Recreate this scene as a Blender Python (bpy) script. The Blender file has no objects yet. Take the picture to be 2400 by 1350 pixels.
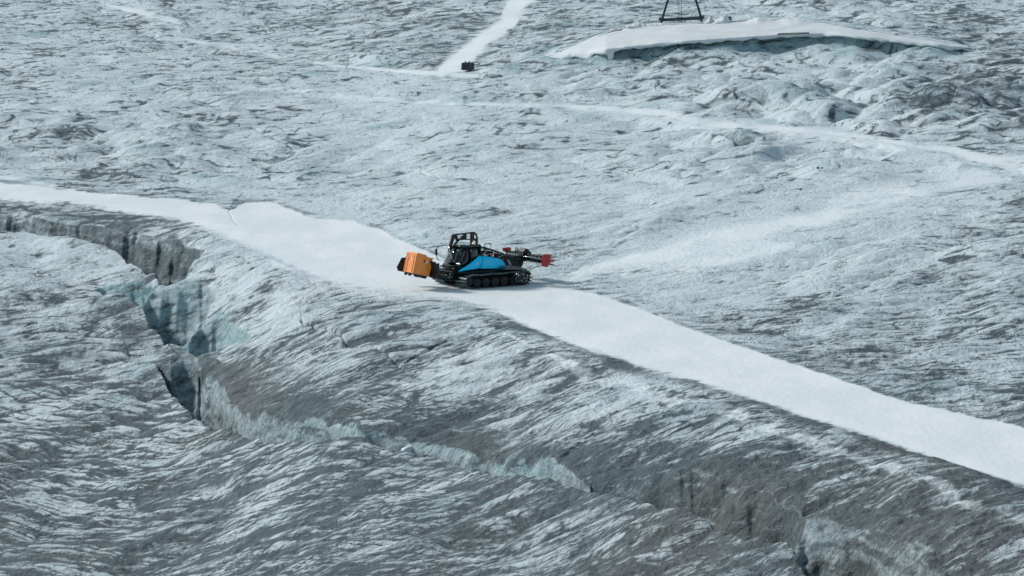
import bpy, bmesh, math, random
import numpy as np
from mathutils import Vector, Matrix

random.seed(7)
scene = bpy.context.scene
C = scene.collection
R = math.radians

# ------------------------------------------------------------------ camera
CAM_H = 36.8          # metres above the groomed track
PITCH = R(7.0)        # looking down
FPX = 10570.0         # focal length in pixels of a 2400 wide picture
cam_d = bpy.data.cameras.new("camera")
cam_d.sensor_width = 36.0
cam_d.lens = 36.0 * FPX / 2400.0
cam_d.clip_start = 1.0
cam_d.clip_end = 20000.0
cam = bpy.data.objects.new("camera", cam_d)
C.objects.link(cam)
cam.location = (0, 0, CAM_H)
cam.rotation_euler = (math.pi / 2 - PITCH, 0, 0)
scene.camera = cam

# ------------------------------------------------------------------ sky and sun
SUN_EL, SUN_AZ = R(34.0), R(-62.0)      # azimuth measured from +Y towards +X
w = bpy.data.worlds.new("World")
scene.world = w
w.use_nodes = True
nt = w.node_tree
bg = nt.nodes["Background"]
sky = nt.nodes.new("ShaderNodeTexSky")
sky.sky_type = 'NISHITA'
sky.sun_disc = False
sky.sun_elevation = SUN_EL
sky.sun_rotation = SUN_AZ
sky.altitude = 2500
sky.air_density = 1.0
sky.dust_density = 4.0
sky.ozone_density = 1.0
hs = nt.nodes.new("ShaderNodeHueSaturation")
hs.inputs["Saturation"].default_value = 0.38
nt.links.new(sky.outputs[0], hs.inputs["Color"])
tint = nt.nodes.new("ShaderNodeMix"); tint.data_type = 'RGBA'; tint.blend_type = 'MULTIPLY'
tint.inputs[0].default_value = 1.0; tint.inputs[7].default_value = (.76, .975, 1.04, 1)
nt.links.new(hs.outputs[0], tint.inputs[6]); nt.links.new(tint.outputs[2], bg.inputs[0])
bg.inputs[1].default_value = 0.108

sun_d = bpy.data.lights.new("sun", 'SUN')
sun_d.energy = 2.5
sun_d.angle = R(10)
sun_d.color = (1.0, 0.96, 0.9)
sun = bpy.data.objects.new("sun", sun_d)
C.objects.link(sun)
sdir = Vector((math.sin(SUN_AZ) * math.cos(SUN_EL), math.cos(SUN_AZ) * math.cos(SUN_EL), math.sin(SUN_EL)))
sun.rotation_euler = sdir.to_track_quat('Z', 'Y').to_euler()
sun.location = (-60, 320, 120)

scene.render.engine = 'CYCLES'
vs = scene.view_settings
vs.view_transform = 'Standard'
vs.look = 'None'
vs.gamma = 1.0
vs.exposure = 0.31

# ------------------------------------------------------------------ helpers
def tag(o, label=None, cat=None, group=None, kind=None):
    if label: o['label'] = label
    if cat: o['category'] = cat
    if group: o['group'] = group
    if kind: o['kind'] = kind
    return o

def mat(name, col, rough=0.5, metal=0.0, spec=0.5, coat=0.0, var=0.0, vscale=4.0, bump=0.0, bscale=20.0, alpha=1.0,
        trans=0.0, emis=None, estr=0.0):
    m = bpy.data.materials.new(name)
    m.use_nodes = True
    n, l = m.node_tree.nodes, m.node_tree.links
    b = n["Principled BSDF"]
    b.inputs["Base Color"].default_value = (*col, 1)
    b.inputs["Roughness"].default_value = rough
    b.inputs["Metallic"].default_value = metal
    b.inputs["Specular IOR Level"].default_value = spec
    b.inputs["Coat Weight"].default_value = coat
    b.inputs["Transmission Weight"].default_value = trans
    b.inputs["Alpha"].default_value = alpha
    if emis:
        b.inputs["Emission Color"].default_value = (*emis, 1)
        b.inputs["Emission Strength"].default_value = estr
    tc = n.new("ShaderNodeTexCoord")
    if var > 0:
        t = n.new("ShaderNodeTexNoise"); t.inputs["Scale"].default_value = vscale
        t.inputs["Detail"].default_value = 6
        l.new(tc.outputs["Object"], t.inputs["Vector"])
        r = n.new("ShaderNodeValToRGB")
        r.color_ramp.elements[0].position = 0.3; r.color_ramp.elements[1].position = 0.7
        r.color_ramp.elements[0].color = (*[c * (1 - var) for c in col], 1)
        r.color_ramp.elements[1].color = (*[min(1, c * (1 + var) + 0.02 * var) for c in col], 1)
        l.new(t.outputs["Fac"], r.inputs[0]); l.new(r.outputs[0], b.inputs["Base Color"])
    if bump > 0:
        t = n.new("ShaderNodeTexNoise"); t.inputs["Scale"].default_value = bscale
        t.inputs["Detail"].default_value = 5
        l.new(tc.outputs["Object"], t.inputs["Vector"])
        bp = n.new("ShaderNodeBump"); bp.inputs["Strength"].default_value = bump
        bp.inputs["Distance"].default_value = 0.05
        l.new(t.outputs["Fac"], bp.inputs["Height"]); l.new(bp.outputs[0], b.inputs["Normal"])
    return m
QC, QR = 1250, 1800   # columns and rows of the glacier grid
# ------------------------------------------------------------------ glacier surface
SP, CP = math.sin(PITCH), math.cos(PITCH)

# groomed track: upper and lower edge, in pixels of a 2400x1350 view of the z = 0 plane
TRK_UP = np.array([(-6000,230),(-900,380),(-300,405),(0,428),(150,446),(300,461),(420,468),(500,478),(540,492),(575,474),(640,476),(700,500),
                   (740,511),(830,518),(900,545),(960,575),(1020,600),(1120,632),(1220,655),(1280,668),(1330,676),(1400,690),(1500,725),(1600,765),
                   (1700,800),(1850,850),(2000,900),(2130,945),(2250,968),(2400,1005),(2700,1090),(3300,1260),(9000,2900)], float)
TRK_LO = np.array([(-6000,255),(-900,415),(-300,445),(0,470),(150,478),(300,495),(420,515),(500,540),(540,560),(640,605),(720,640),(800,668),(950,688),
                   (1050,697),(1150,725),(1250,770),(1350,810),(1500,855),(1600,885),(1750,930),(1850,965),(2000,1010),
                   (2150,1060),(2270,1100),(2400,1140),(2700,1230),(3300,1420),(9000,3250)], float)

def px_dir(px, py):
    px = np.asarray(px, float); py = np.asarray(py, float)
    u = (px - 1200) / FPX; v = (675 - py) / FPX
    return u, CP + v * SP, -SP + v * CP
def plane_pt(px, py, z=0.0):
    dx, dy, dz = px_dir(px, py)
    t = (z - CAM_H) / dz
    return dx * t, dy * t
def smooth(a, b, x):
    t = np.clip((x - a) / (b - a), 0, 1)
    return t * t * (3 - 2 * t)

_lx, _ly = plane_pt(TRK_LO[1:-1, 0], TRK_LO[1:-1, 1])
_ux, _uy = plane_pt(TRK_UP[1:-1, 0], TRK_UP[1:-1, 1])
# smooth, x-monotone guides in azimuth (x / y) so the base surface is gentle
_az = np.linspace(-0.35, 0.35, 400)
def _guide(x, y):
    g = np.interp(_az, x / y, y)
    k = np.hanning(31); k /= k.sum()
    return np.convolve(np.pad(g, 15, mode='edge'), k, 'valid')
G_LO = _guide(_lx, _ly); G_UP = _guide(_ux, _uy)
def splus(q, s):
    return s * np.logaddexp(0, q / s)
def base_z(x, y):
    a = x / np.maximum(y, 20)
    lo = np.interp(a, _az, G_LO); up = np.interp(a, _az, G_UP)
    q = lo - y; r = y - up
    near = np.minimum(splus(q - 3, 3.0), 130) * -math.tan(R(8.5))
    far = splus(r - 5, 8.0)
    far = np.where(far > 400, 400 + (far - 400) * 0.2, far) * math.tan(R(3.2))
    return near + far
def project(x, y, z):
    dz = z - CAM_H
    f = y * CP - dz * SP
    return 1200 + FPX * x / f, 675 - FPX * (y * SP + dz * CP) / f

_rng = np.random.RandomState(11)
_perm = np.concatenate([_rng.permutation(4096)] * 2).astype(np.int32)
_ang = _rng.rand(4096).astype(np.float32) * 2 * np.pi
_gx, _gy = np.cos(_ang), np.sin(_ang)
def noise(x, y, seed=0):
    x = np.asarray(x, np.float64); y = np.asarray(y, np.float64)
    c_, s_ = math.cos(.6 + seed * 2.4), math.sin(.6 + seed * 2.4)      # every layer gets its own lattice direction
    x, y = x * c_ - y * s_ + seed * 17.31 + 2000, x * s_ + y * c_ - seed * 9.73 + 2000
    xi = np.floor(x).astype(np.int32); yi = np.floor(y).astype(np.int32)
    xf = (x - xi).astype(np.float32); yf = (y - yi).astype(np.float32)
    xi &= 4095; yi &= 4095
    u = xf * xf * xf * (xf * (xf * 6 - 15) + 10); v = yf * yf * yf * (yf * (yf * 6 - 15) + 10)
    p0 = _perm[xi]; p1 = _perm[(xi + 1) & 4095]; y1 = (yi + 1) & 4095
    def g(p, yy, fx, fy):
        h = _perm[(p + yy) & 4095]
        return _gx[h] * fx + _gy[h] * fy
    a = g(p0, yi, xf, yf); b = g(p1, yi, xf - 1, yf)
    c = g(p0, y1, xf, yf - 1); d = g(p1, y1, xf - 1, yf - 1)
    return (a + u * (b - a)) + v * ((c + u * (d - c)) - (a + u * (b - a)))   # about -0.7 .. 0.7

def region(U, V, pts, sx=170.0, sy=90.0):
    """smooth field through scattered control values"""
    num = np.zeros_like(U); den = np.zeros_like(U) + 1e-9
    for px, py, val in pts:
        wgt = 1.0 / (0.05 + ((U - px) / sx) ** 2 + ((V - py) / sy) ** 2) ** 2
        num += wgt * val; den += wgt
    return num / den

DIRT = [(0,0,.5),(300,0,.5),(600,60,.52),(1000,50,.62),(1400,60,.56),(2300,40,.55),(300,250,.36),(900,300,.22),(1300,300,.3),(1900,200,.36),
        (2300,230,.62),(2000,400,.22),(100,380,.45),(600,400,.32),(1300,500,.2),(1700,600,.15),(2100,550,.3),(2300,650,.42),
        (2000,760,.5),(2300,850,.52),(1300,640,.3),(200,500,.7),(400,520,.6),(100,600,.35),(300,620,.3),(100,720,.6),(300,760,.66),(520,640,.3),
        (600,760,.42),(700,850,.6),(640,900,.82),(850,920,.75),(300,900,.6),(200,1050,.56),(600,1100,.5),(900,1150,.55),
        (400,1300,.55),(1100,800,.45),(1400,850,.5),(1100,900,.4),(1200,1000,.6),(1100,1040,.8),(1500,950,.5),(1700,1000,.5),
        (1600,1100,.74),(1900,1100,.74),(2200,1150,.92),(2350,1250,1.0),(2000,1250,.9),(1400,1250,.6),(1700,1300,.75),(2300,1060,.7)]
HUM = [(0,0,.25),(600,60,.3),(1000,50,.35),(1500,170,.8),(1900,150,.9),(1600,230,1.2),(1900,220,1.5),(2200,160,.9),(2200,230,1.5),(2300,300,1.1),(1900,330,1.2),(2300,60,.3),(1500,40,.3),
       (300,250,.35),(300,350,.9),(700,350,.55),(900,300,.4),(1300,300,.6),(1300,480,.5),(1800,500,.6),(2250,400,.35),(2000,600,.9),
       (1700,650,.6),(2100,800,.7),(1500,620,.6),(200,620,.9),(300,760,1.0),(700,800,.8),(1000,900,.8),(1400,1000,.8),
       (1800,1000,.7),(2200,1200,1.2),(600,1200,.6),(1200,1250,.7),(200,1200,.6),(200,480,.4)]
# hollows: far rim, near lip (both functions of px), depth in metres, how clean and blue the ice is, sharpness of the rim wall
PITS = [
 ([(-300,480),(0,496),(60,503),(110,514),(160,520),(210,518),(260,528),(320,535),(370,545),(420,552),(455,572),(480,588)],
  [(-300,530),(0,539),(80,543),(160,552),(230,568),(290,590),(340,625),(375,662),(395,684),(425,665),(455,620),(480,592)], 2.6, .16, .35),
 ([(222,684),(250,668),(300,662),(350,668),(390,690)], [(222,688),(260,712),(300,728),(332,734),(362,708),(390,693)], 2.4, .9, .5),
 ([(330,728),(350,704),(390,692),(430,668),(470,664),(505,680)], [(330,734),(370,768),(400,800),(430,806),(465,775),(505,690)], 3.4, .55, .6),
 ([(396,806),(440,792),(480,752),(520,742),(560,768),(590,790)], [(396,812),(420,838),(460,843),(500,822),(540,806),(590,794)], 2.4, .65, .5),
 ([(348,866),(378,872),(400,874),(430,846),(450,838),(470,850),(488,880),(502,930),(520,962)],
  [(348,868),(370,880),(392,900),(410,918),(440,950),(470,966),(500,976),(520,978)], 2.7, .45, .55),
 ([(438,950),(452,890),(468,856),(500,866),(540,920),(600,955),(640,968),(700,972),(760,980),(830,1010),(856,1045)],
  [(438,952),(470,972),(500,986),(560,1010),(620,1026),(700,1036),(780,1046),(856,1048)], 3.2, .55, .25),
 ([(846,1043),(900,1030),(950,1036),(1020,1052),(1100,1062),(1180,1066),(1250,1080),(1300,1100),(1350,1120),(1392,1136)],
  [(846,1045),(900,1056),(960,1076),(1020,1084),(1080,1106),(1150,1122),(1220,1130),(1300,1136),(1392,1142)], 2.6, .6, .22),
 ([(1385,1130),(1420,1122),(1480,1112),(1550,1116),(1620,1118),(1680,1128),(1750,1145),(1800,1160),(1860,1185),(1905,1212)],
  [(1385,1142),(1450,1165),(1520,1185),(1600,1207),(1680,1234),(1740,1250),(1800,1262),(1860,1258),(1905,1216)], 3.6, .10, .4),
 ([(1800,1262),(1840,1232),(1890,1205),(1950,1200),(2010,1215),(2070,1240),(2130,1268),(2190,1300)],
  [(1800,1264),(1850,1290),(1900,1325),(1950,1345),(2010,1350),(2070,1340),(2130,1322),(2190,1303)], 3.4, .38, .7),
 ([(1900,1300),(1960,1285),(2060,1290),(2150,1310),(2230,1350)], [(1900,1330),(1960,1352),(2060,1370),(2150,1370),(2230,1360)], 2.0, .3, .5),
 # shadowed clefts between the far hummocks
 ([(1840,246),(1900,236),(1980,236),(2060,238),(2130,222),(2200,212),(2300,206),(2420,200)],
  [(1840,248),(1900,243),(1980,246),(2060,246),(2130,232),(2200,224),(2300,216),(2420,214)], 1.6, .1, .3),
 ([(1720,228),(1750,228),(1790,236),(1810,242)], [(1720,231),(1750,240),(1790,244),(1810,243)], 1.4, .2, .4),
 ([(1980,222),(2030,204),(2070,205),(2130,222)], [(1980,224),(2030,212),(2070,220),(2130,224)], 1.6, .3, .5),
 ([(2200,204),(2260,198),(2330,200),(2390,192)], [(2200,206),(2260,204),(2330,206),(2390,196)], 1.0, .0, .4),
 ([(1690,328),(1730,330),(1790,338),(1810,340)], [(1690,331),(1730,346),(1790,346),(1810,342)], 1.3, .2, .4),
 ([(590,372),(640,368),(690,362),(710,356)], [(590,376),(640,382),(690,374),(710,358)], .9, .1, .5),
 ([(1240,226),(1290,230),(1330,238)], [(1240,229),(1290,240),(1330,241)], .9, .3, .5),
 ([(2200,616),(2240,612),(2290,618)], [(2200,624),(2240,628),(2290,622)], .8, .1, .5),
 ([(1540,338),(1570,333),(1605,341)], [(1540,342),(1570,345),(1605,343)], .9, .3, .5),
]
# pale packed tracks: centreline in px, half width in px (vertical), strength
PATHS = [
 ([(1480,612),(1560,598),(1640,572),(1750,545),(1900,515),(2050,475),(2180,442),(2280,424),(2360,418)], [14,24,30,27,23,19,15,11,6], .66),
 ([(1950,470),(2100,440),(2230,405),(2330,388),(2420,400)], [14,22,26,24,20], .5),
 ([(1560,278),(1700,306),(1850,316),(2000,334),(2120,350)], [8,14,14,14,8], .4),
 ([(2180,345),(2240,352),(2300,372),(2420,392),(2700,420)], [5,10,16,26,30], .8),
 ([(2210,440),(2290,410),(2330,390)], [8,14,18], .6),
 ([(540,216),(700,222),(830,235),(960,238),(1100,244)], [3,5,6,6,4], .45),
 ([(1100,243),(1300,248),(1470,258),(1560,266),(1640,284),(1720,296),(1850,302),(1980,314),(2060,326),(2200,352)], [3,5,8,11,11,9,8,7,6,4], .66),
 ([(250,12),(330,28),(400,46),(425,56)], [3,8,7,2], .8),
 ([(380,84),(480,100),(620,126),(720,146),(820,158)], [2,5,4,5,3], .6),
 ([(820,156),(950,168),(1040,172),(1120,178)], [4,5,7,4], .8),
 ([(1035,170),(1060,150),(1100,122),(1140,88),(1180,62),(1205,45)], [14,26,24,22,20,12], .95),
 ([(1185,40),(1205,20),(1225,-10),(1250,-60)], [14,30,34,30], .95),
 ([(1330,655),(1400,625),(1460,610),(1500,600)], [4,9,10,10], .7),
 ([(640,620),(760,650),(860,690),(960,705)], [12,16,12,5], .45),
 ([(1180,790),(1300,850),(1460,900),(1620,960),(1800,1010),(2000,1075),(2200,1150),(2420,1250)], [5,10,16,16,16,16,16,16], .38),
 ([(0,415),(60,424),(130,436)], [6,9,4], .6),
 ([(1330,650),(1450,628),(1600,610),(1760,585),(1850,575)], [16,34,42,34,14], .42),
 ([(900,330),(1020,400),(1150,470),(1300,520)], [20,34,34,20], .22),
 ([(200,130),(330,150),(500,175),(640,200)], [10,20,20,10], .3),
]
# melt rills: polyline px, half width px, depth m, darkness
RILLS = [
 ([(572,455),(545,478),(535,496),(545,515),(560,530)], 1.6, .04, .5),
 ([(650,640),(700,655),(738,668),(742,682),(712,704),(704,722),(708,748)], 1.8, .06, .5),
 ([(708,748),(760,775),(830,800),(900,835),(945,862),(975,890)], 3, .25, .15),
 ([(1120,775),(1040,800),(950,850)], 3, .2, .15),
 ([(2066,690),(2061,705),(2067,722),(2062,735),(2070,745)], 1.5, .04, .28),
 ([(2284,704),(2297,722),(2296,742),(2289,760),(2293,790)], 1.6, .04, .35),
 ([(2290,820),(2330,838),(2352,862),(2400,900)], 1.8, .05, .3),
 ([(1380,965),(1430,975),(1438,990),(1400,1015),(1340,1075),(1310,1100)], 3, .10, .1),
 ([(1800,640),(1900,655),(1950,690),(1985,725)], 1.6, .04, .25),
 ([(960,960),(940,985),(900,1005)], 2, .08, .3),
 ([(180,730),(250,760),(330,850)], 2, .06, .15),
 ([(960,400),(1010,412),(1040,425)], 2, .12, .4),
 ([(560,300),(640,330),(690,352)], 2, .12, .3),
]
PLAT_B = np.array([(1270,142),(1290,136),(1340,124),(1400,118),(1450,112),(1500,106),(1560,99),(1640,93),(1700,89),(1780,84),(1850,80),(1930,77),(2000,82),(2080,90),(2150,98),(2220,107),(2275,112)], float)
PLAT_T = np.array([(1270,140),(1290,133),(1340,112),(1400,86),(1450,74),(1500,64),(1560,60),(1640,58),(1700,56),(1780,50),(1850,50),(1930,54),(2000,68),(2080,80),(2150,91),(2220,100),(2275,108)], float)
PLAT_H = 2.0

VEH_PX = (1128.2, 666.1)
VX, VY = [float(v) for v in plane_pt(*VEH_PX)]
VROT = math.pi + R(32.0)

def polydist(U, V, pts, ysc):
    """distance (px) to polyline, with vertical distances scaled by ysc; and parameter along it"""
    best = np.full(U.shape, 1e9, np.float32); par = np.zeros(U.shape, np.float32)
    for i in range(len(pts) - 1):
        ax, ay = pts[i]; bx, by = pts[i + 1]
        dx, dy = bx - ax, (by - ay) * ysc
        px, py = U - ax, (V - ay) * ysc
        t = np.clip((px * dx + py * dy) / (dx * dx + dy * dy), 0, 1)
        d = np.hypot(px - t * dx, py - t * dy)
        m = d < best
        best[m] = d[m]; par[m] = (i + t)[m]
    return best, par

TH = R(3)
def fields(x, y, full=True):
    """returns z, dirt, blue, snow, brown for arrays x, y"""
    y0 = y
    zb = base_z(x, y)
    U, V = project(x, y, zb)
    U0, V0 = U, V
    # ragged feature borders
    jw = noise(x / 3.6, y / 4.2, 31) * .8 + noise(x / 1.2, y / 1.8, 32) * .25
    jl = noise(x / 9, y / 11, 33)
    cs = FPX / np.maximum(np.hypot(x, y), 50)        # px per metre
    Vj = V + jw * 5 + jl * 5
    Uj = U + jw * 6
    Vs = V + jw * 2.5 + jl * 2.5
    hum = region(U, V, HUM)
    vig_dreg = region(U, V, DIRT) + .16 * smooth(900, 1250, V) + .05 * smooth(420, 0, U) * smooth(900, 1100, V)  # foreground and lower left darkened further, a vignette put into the dirt tone
    # ---- masks
    up = np.interp(Uj, TRK_UP[:, 0], TRK_UP[:, 1]); lo = np.interp(Uj, TRK_LO[:, 0], TRK_LO[:, 1])
    trk_hi = smooth(-2.5, 3, (V + jw * 5 + noise(x / .8, y / 1.6, 38) * 3 + noise(x / 4, y / 9, 39) * 14 * smooth(1150, 800, U)) - up)
    wlo = 11 + 22 * smooth(1250, 760, U) * smooth(420, 620, U)
    trk_lo = smooth(wlo, -wlo, (V + jw * 8 + noise(x / .7, y / 1.0, 34) * 12 + noise(x / 8, y / 12, 37) * 12 * smooth(1300, 700, U)) - lo)
    track = trk_hi * trk_lo
    flat_hi = smooth(-22, 3, V - up); flat_lo = smooth(14, -6, V - lo)
    flat = flat_hi * flat_lo
    snow = track.copy()
    pn = noise(x / 3.2, y / 4.5, 35) + .5 * noise(x / 1.1, y / 1.9, 36)
    for pts, ws, st in PATHS:
        p = np.array(pts, float)
        m = (U > p[:, 0].min() - 60) & (U < p[:, 0].max() + 60) & (V > p[:, 1].min() - 60) & (V < p[:, 1].max() + 60)
        if not m.any(): continue
        d, t = polydist(Uj[m], V[m] + jw[m] * 3, p, 1.0)
        hw = np.interp(t, range(len(ws)), ws)
        s = smooth(1.15, .35, d / hw + .35 * jw[m]) * st * (st * st + (1 - st * st) * smooth(-.30, .12, pn[m]))
        snow[m] = np.maximum(snow[m], s)
        flat[m] = np.maximum(flat[m], np.maximum(smooth(.1, .7, s) * min(1, st * 1.1), smooth(3.2, 1.2, d / np.maximum(hw, 6)) * smooth(.4, .66, st)))
    rough = 1 - np.clip(flat, 0, 1)
    # ---- hollows and the raised bench first: the surface pattern follows the walls down instead of stretching over them
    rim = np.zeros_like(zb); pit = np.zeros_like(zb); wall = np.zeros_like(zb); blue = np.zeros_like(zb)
    jc = noise(x / 1.9, y / 3.0, 46) * 7 + noise(x / 5.5, y / 8.0, 47) * 9
    for A, B, dep, bl_, shp in PITS:
        A = np.array(A, float); B = np.array(B, float)
        m = (U > A[0, 0]) & (U < A[-1, 0]) & (V > A[:, 1].min() - 14) & (V < B[:, 1].max() + 14)
        if not m.any(): continue
        big = min(1.0, float((np.interp(A[:, 0], B[:, 0], B[:, 1]) - A[:, 1]).max()) / 40)
        u = U[m] + jw[m] * 3 + jc[m] * .5 * big
        v = Vs[m]
        a = np.interp(u, A[:, 0], A[:, 1]) + jc[m] * (.85 if A[:, 1].mean() > 820 else .45) * big; b = np.interp(u, B[:, 0], B[:, 1])
        h = np.maximum(b - a, .5)
        t = (v - a) / h
        fl = noise(x[m] / 2.6, y[m] / 5, 48) * .20 + noise(x[m] / 1.1, y[m] / 4, 41) * .16 + noise(x[m] / .45, y[m] / 3, 42) * .06
        wallp = .08 * smooth(-.30, .10, t) + .92 * smooth(-.02, shp + .12, t + fl)
        nearp = smooth(1.12, .55, t)
        need = np.clip(h / cs[m] * 1.25, 0, dep) * (1 + .35 * noise(x[m] / 4, y[m] / 9, 49))
        pit[m] = np.maximum(pit[m], wallp * nearp * need)
        if A[:, 1].mean() > 820: rim[m] = np.maximum(rim[m], smooth(-1.5, -.1, t) * smooth(.10, -.02, t) * (.6 + .8 * noise(x[m] / 2.5, y[m] / 5, 50)))
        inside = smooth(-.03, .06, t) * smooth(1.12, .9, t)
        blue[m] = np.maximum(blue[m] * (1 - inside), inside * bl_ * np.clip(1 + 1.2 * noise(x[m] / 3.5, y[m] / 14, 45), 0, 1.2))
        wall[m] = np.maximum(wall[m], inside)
    bench = np.zeros_like(zb); bmask = np.zeros_like(zb)
    pb = np.interp(U, PLAT_B[:, 0], PLAT_B[:, 1]); pt = np.interp(U, PLAT_T[:, 0], PLAT_T[:, 1])
    m = (U > 1250) & (U < 2300) & (V < 260) & (V > -80)
    if m.any():
        k = FPX / y[m]
        hpx = k * PLAT_H * np.interp(U[m], [1270,1330,1420,1600,2000,2200,2275], [.15,.55,.95,1.05,.8,.4,.12])
        foot = pb[m] + hpx + jw[m] * 5            # the wall top shows at pb, so its foot on the base plane is hpx lower
        back = pt[m] + hpx - 3
        r_ = (.22 * smooth(foot + 20, foot, V[m]) + .78 * smooth(foot + 3.5, foot - 3.0, V[m])) * smooth(back - 40, back + 2, V[m])
        env = smooth(1268, 1300, U[m]) * smooth(2285, 2230, U[m])
        bench[m] = r_ * env * hpx / k; bmask[m] = r_ * env
        blue[m] = np.maximum(blue[m], .7 * smooth(foot + 20, foot - 1, V[m]) * smooth(back, back + 3, V[m]) * env)
    y = y - pit * 1.2 + bench
    # ---- relief
    wx = noise(x / 28, y / 34, 1); wy = noise(x / 28, y / 34, 2)
    wx2 = noise(x / 7, y / 9, 3); wy2 = noise(x / 7, y / 9, 4)
    X = x + 5 * wx + 1.0 * wx2; Y = y + 5.5 * wy + 1.1 * wy2
    p = X * math.cos(TH) + Y * math.sin(TH); q = -X * math.sin(TH) + Y * math.cos(TH)
    macro = noise(x / 45, y / 60, 5) * 2.2 + noise(x / 18, y / 26, 6) * 1.0
    fr = smooth(520, 380, V)
    h1 = np.abs(noise(p / 15, q / 9, 7)) * 2.0 * (1 - fr) + np.abs(noise(p / 9, q / 8, 107)) * 1.9 * fr
    h1b = np.abs(noise(p / 7.5, q / 4.6, 8)) * 1.9 * (1 - fr) + np.abs(noise(p / 4.6, q / 4.4, 108)) * 1.7 * fr
    h2 = np.abs(noise(p / 4.2, q / 2.3, 9)) * 2.0
    edge_lo = smooth(-10, 110, V - lo) + smooth(0, 60, up - V) + .12
    rough = rough * np.minimum(edge_lo, 1)
    h0 = np.abs(noise(p / 30, q / 21, 101)) * 2.0
    hf = 1 + .12 * smooth(600, 300, V)
    nz = macro * .45 * rough + (h0 * .8 - .3) * rough * np.minimum(hum, .9) + hum * hf * rough * (h1 * .95 + h1b * .46) - .35 * hum * rough
    h3 = np.abs(noise(p / 2.2, q / 1.1, 10)) * 2.0
    rough = np.maximum(rough, .7 * (1 - np.clip(flat, 0, 1)))
    fine = rough * (.35 + .65 * np.minimum(hum, 1)) * (h2 * .23 * hf + h3 * .11)
    z = zb + nz + fine
    if full:
        X3 = X + .3 * noise(x / 1.5, y / 2, 21); Y3 = Y + .3 * noise(x / 1.5, y / 2, 22)
        p3 = X3 * math.cos(TH) + Y3 * math.sin(TH); q3 = -X3 * math.sin(TH) + Y3 * math.cos(TH)
        h4 = np.abs(noise(p3 / 1.2, q3 / .5, 11)) * 2.0
        h5 = noise(x / .3, y / .45, 12)
        h6 = noise(x / .13, y / .22, 13)
        # second family of thin parallel foliation bands, near field lower left
        bands = smooth(840, 960, V) * smooth(1300, 600, U)
        bp_ = (x * math.cos(R(-40)) + y * math.sin(R(-40)) + 2.0 * wx2 + 5 * wx)
        bq_ = (-x * math.sin(R(-40)) + y * math.cos(R(-40)) + 1.0 * wy2)
        bn = noise(bp_ / 14, bq_ / 1.0, 14)
        bl = np.maximum(1 - smooth(0, .13, np.abs(bn)), .8 * (1 - smooth(0, .11, np.abs(noise(bp_ / 8, bq_ / .62, 15)))))
        crumb = smooth(1000, 1250, U) * smooth(740, 860, V)
        z = z + rough * (h4 * .035 + h5 * (.012 + .035 * crumb) + h6 * (.006 + .02 * crumb)) + (1 - rough) * (h5 * .012) - bands * bl * .10 * rough
    z = z * (1 - bmask) + (zb + .06 * macro) * bmask + bench - pit
    # ---- vehicle stands on level packed snow
    dv = np.hypot((x - VX), (y0 - VY))
    lv = smooth(8, 4.5, dv)
    z = z * (1 - lv) + lv * 0.0 * z
    lay = np.zeros_like(z)
    if full:
        lay = noise(x / 3.0 + wx2, (z - zb) / .30 + x / 9, 43) * .9 + noise(x / 1.2, (z - zb) / .13, 44) * .6
    rd = np.zeros_like(z)
    for pts, hw, dp, dk in RILLS:
        pts = np.array(pts, float)
        m = (U > pts[:, 0].min() - 20) & (U < pts[:, 0].max() + 20) & (V > pts[:, 1].min() - 20) & (V < pts[:, 1].max() + 20)
        if not m.any(): continue
        d, t = polydist(Uj[m], V[m] + jw[m] * 3, pts, 1.4)
        g = smooth(hw * 1.6, 0, d)
        z[m] -= g * dp
        rd[m] = np.maximum(rd[m], smooth(hw, hw * .3, d) * dk)
    if not full:
        return z
    # ---- what lies on the ice: grit gathers in the creases
    far = smooth(640, 380, V)
    mod = .75 + 1.1 * noise(x / 5, y / 8, 61)
    near_c = (1 - smooth(0, .30, h3)) * .34 + (1 - smooth(0, .35, h2)) * .30 + (1 - smooth(0, .34, h4)) * .36 + noise(p / 1.1, q / .4, 54) * .4
    pf = X3 * math.cos(R(-22)) + Y3 * math.sin(R(-22)) * .5; qf = -X3 * math.sin(R(-22)) * .5 + Y3 * math.cos(R(-22))
    f1 = np.abs(noise(pf / 5.0, qf / 2.6, 62)) * 2; f2 = np.abs(noise(pf / 2.6, qf / 1.5, 63)) * 2
    f3 = noise(pf / 1.3, qf / 1.5, 64); f4 = noise(pf / .6, qf / 1.1, 65)
    far_c = (1 - smooth(0, .24, f1)) * .50 + (1 - smooth(0, .26, f2)) * .45 + f3 * .6 + f4 * .4
    crease = near_c * (1 - far) + far_c * far + (1 - smooth(0, .28, h1b)) * .2
    crease = crease * mod + h5 * .15 + noise(x / .6, y / .9, 52) * .22
    patch = noise(x / 9, y / 14, 51) * .7 + noise(p / 4.2, q / 2.4, 53) * .7
    dl = np.minimum(vig_dreg * .9, .74) - .07 * far + patch * .42
    st1 = noise(pf / 3.2, qf / .55, 66) * smooth(.2, .9, V / 1350 + .1) + noise(pf / 1.6, qf / .9, 67)
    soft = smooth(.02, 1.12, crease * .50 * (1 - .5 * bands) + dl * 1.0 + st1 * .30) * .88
    def thin(n_, w_): return 1 - smooth(0, w_, np.abs(n_))
    # thin dark melt lines, long in the flow direction, broken up by patches
    gate1 = smooth(-.08, .22, noise(x / 6, y / 9, 91) + .35 * (vig_dreg - .35)); gate2 = smooth(-.08, .2, noise(x / 3, y / 6, 92) + .3 * (vig_dreg - .35)); gate3 = smooth(-.05, .2, noise(x / 2, y / 3, 93) + .3 * (vig_dreg - .3))
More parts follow.
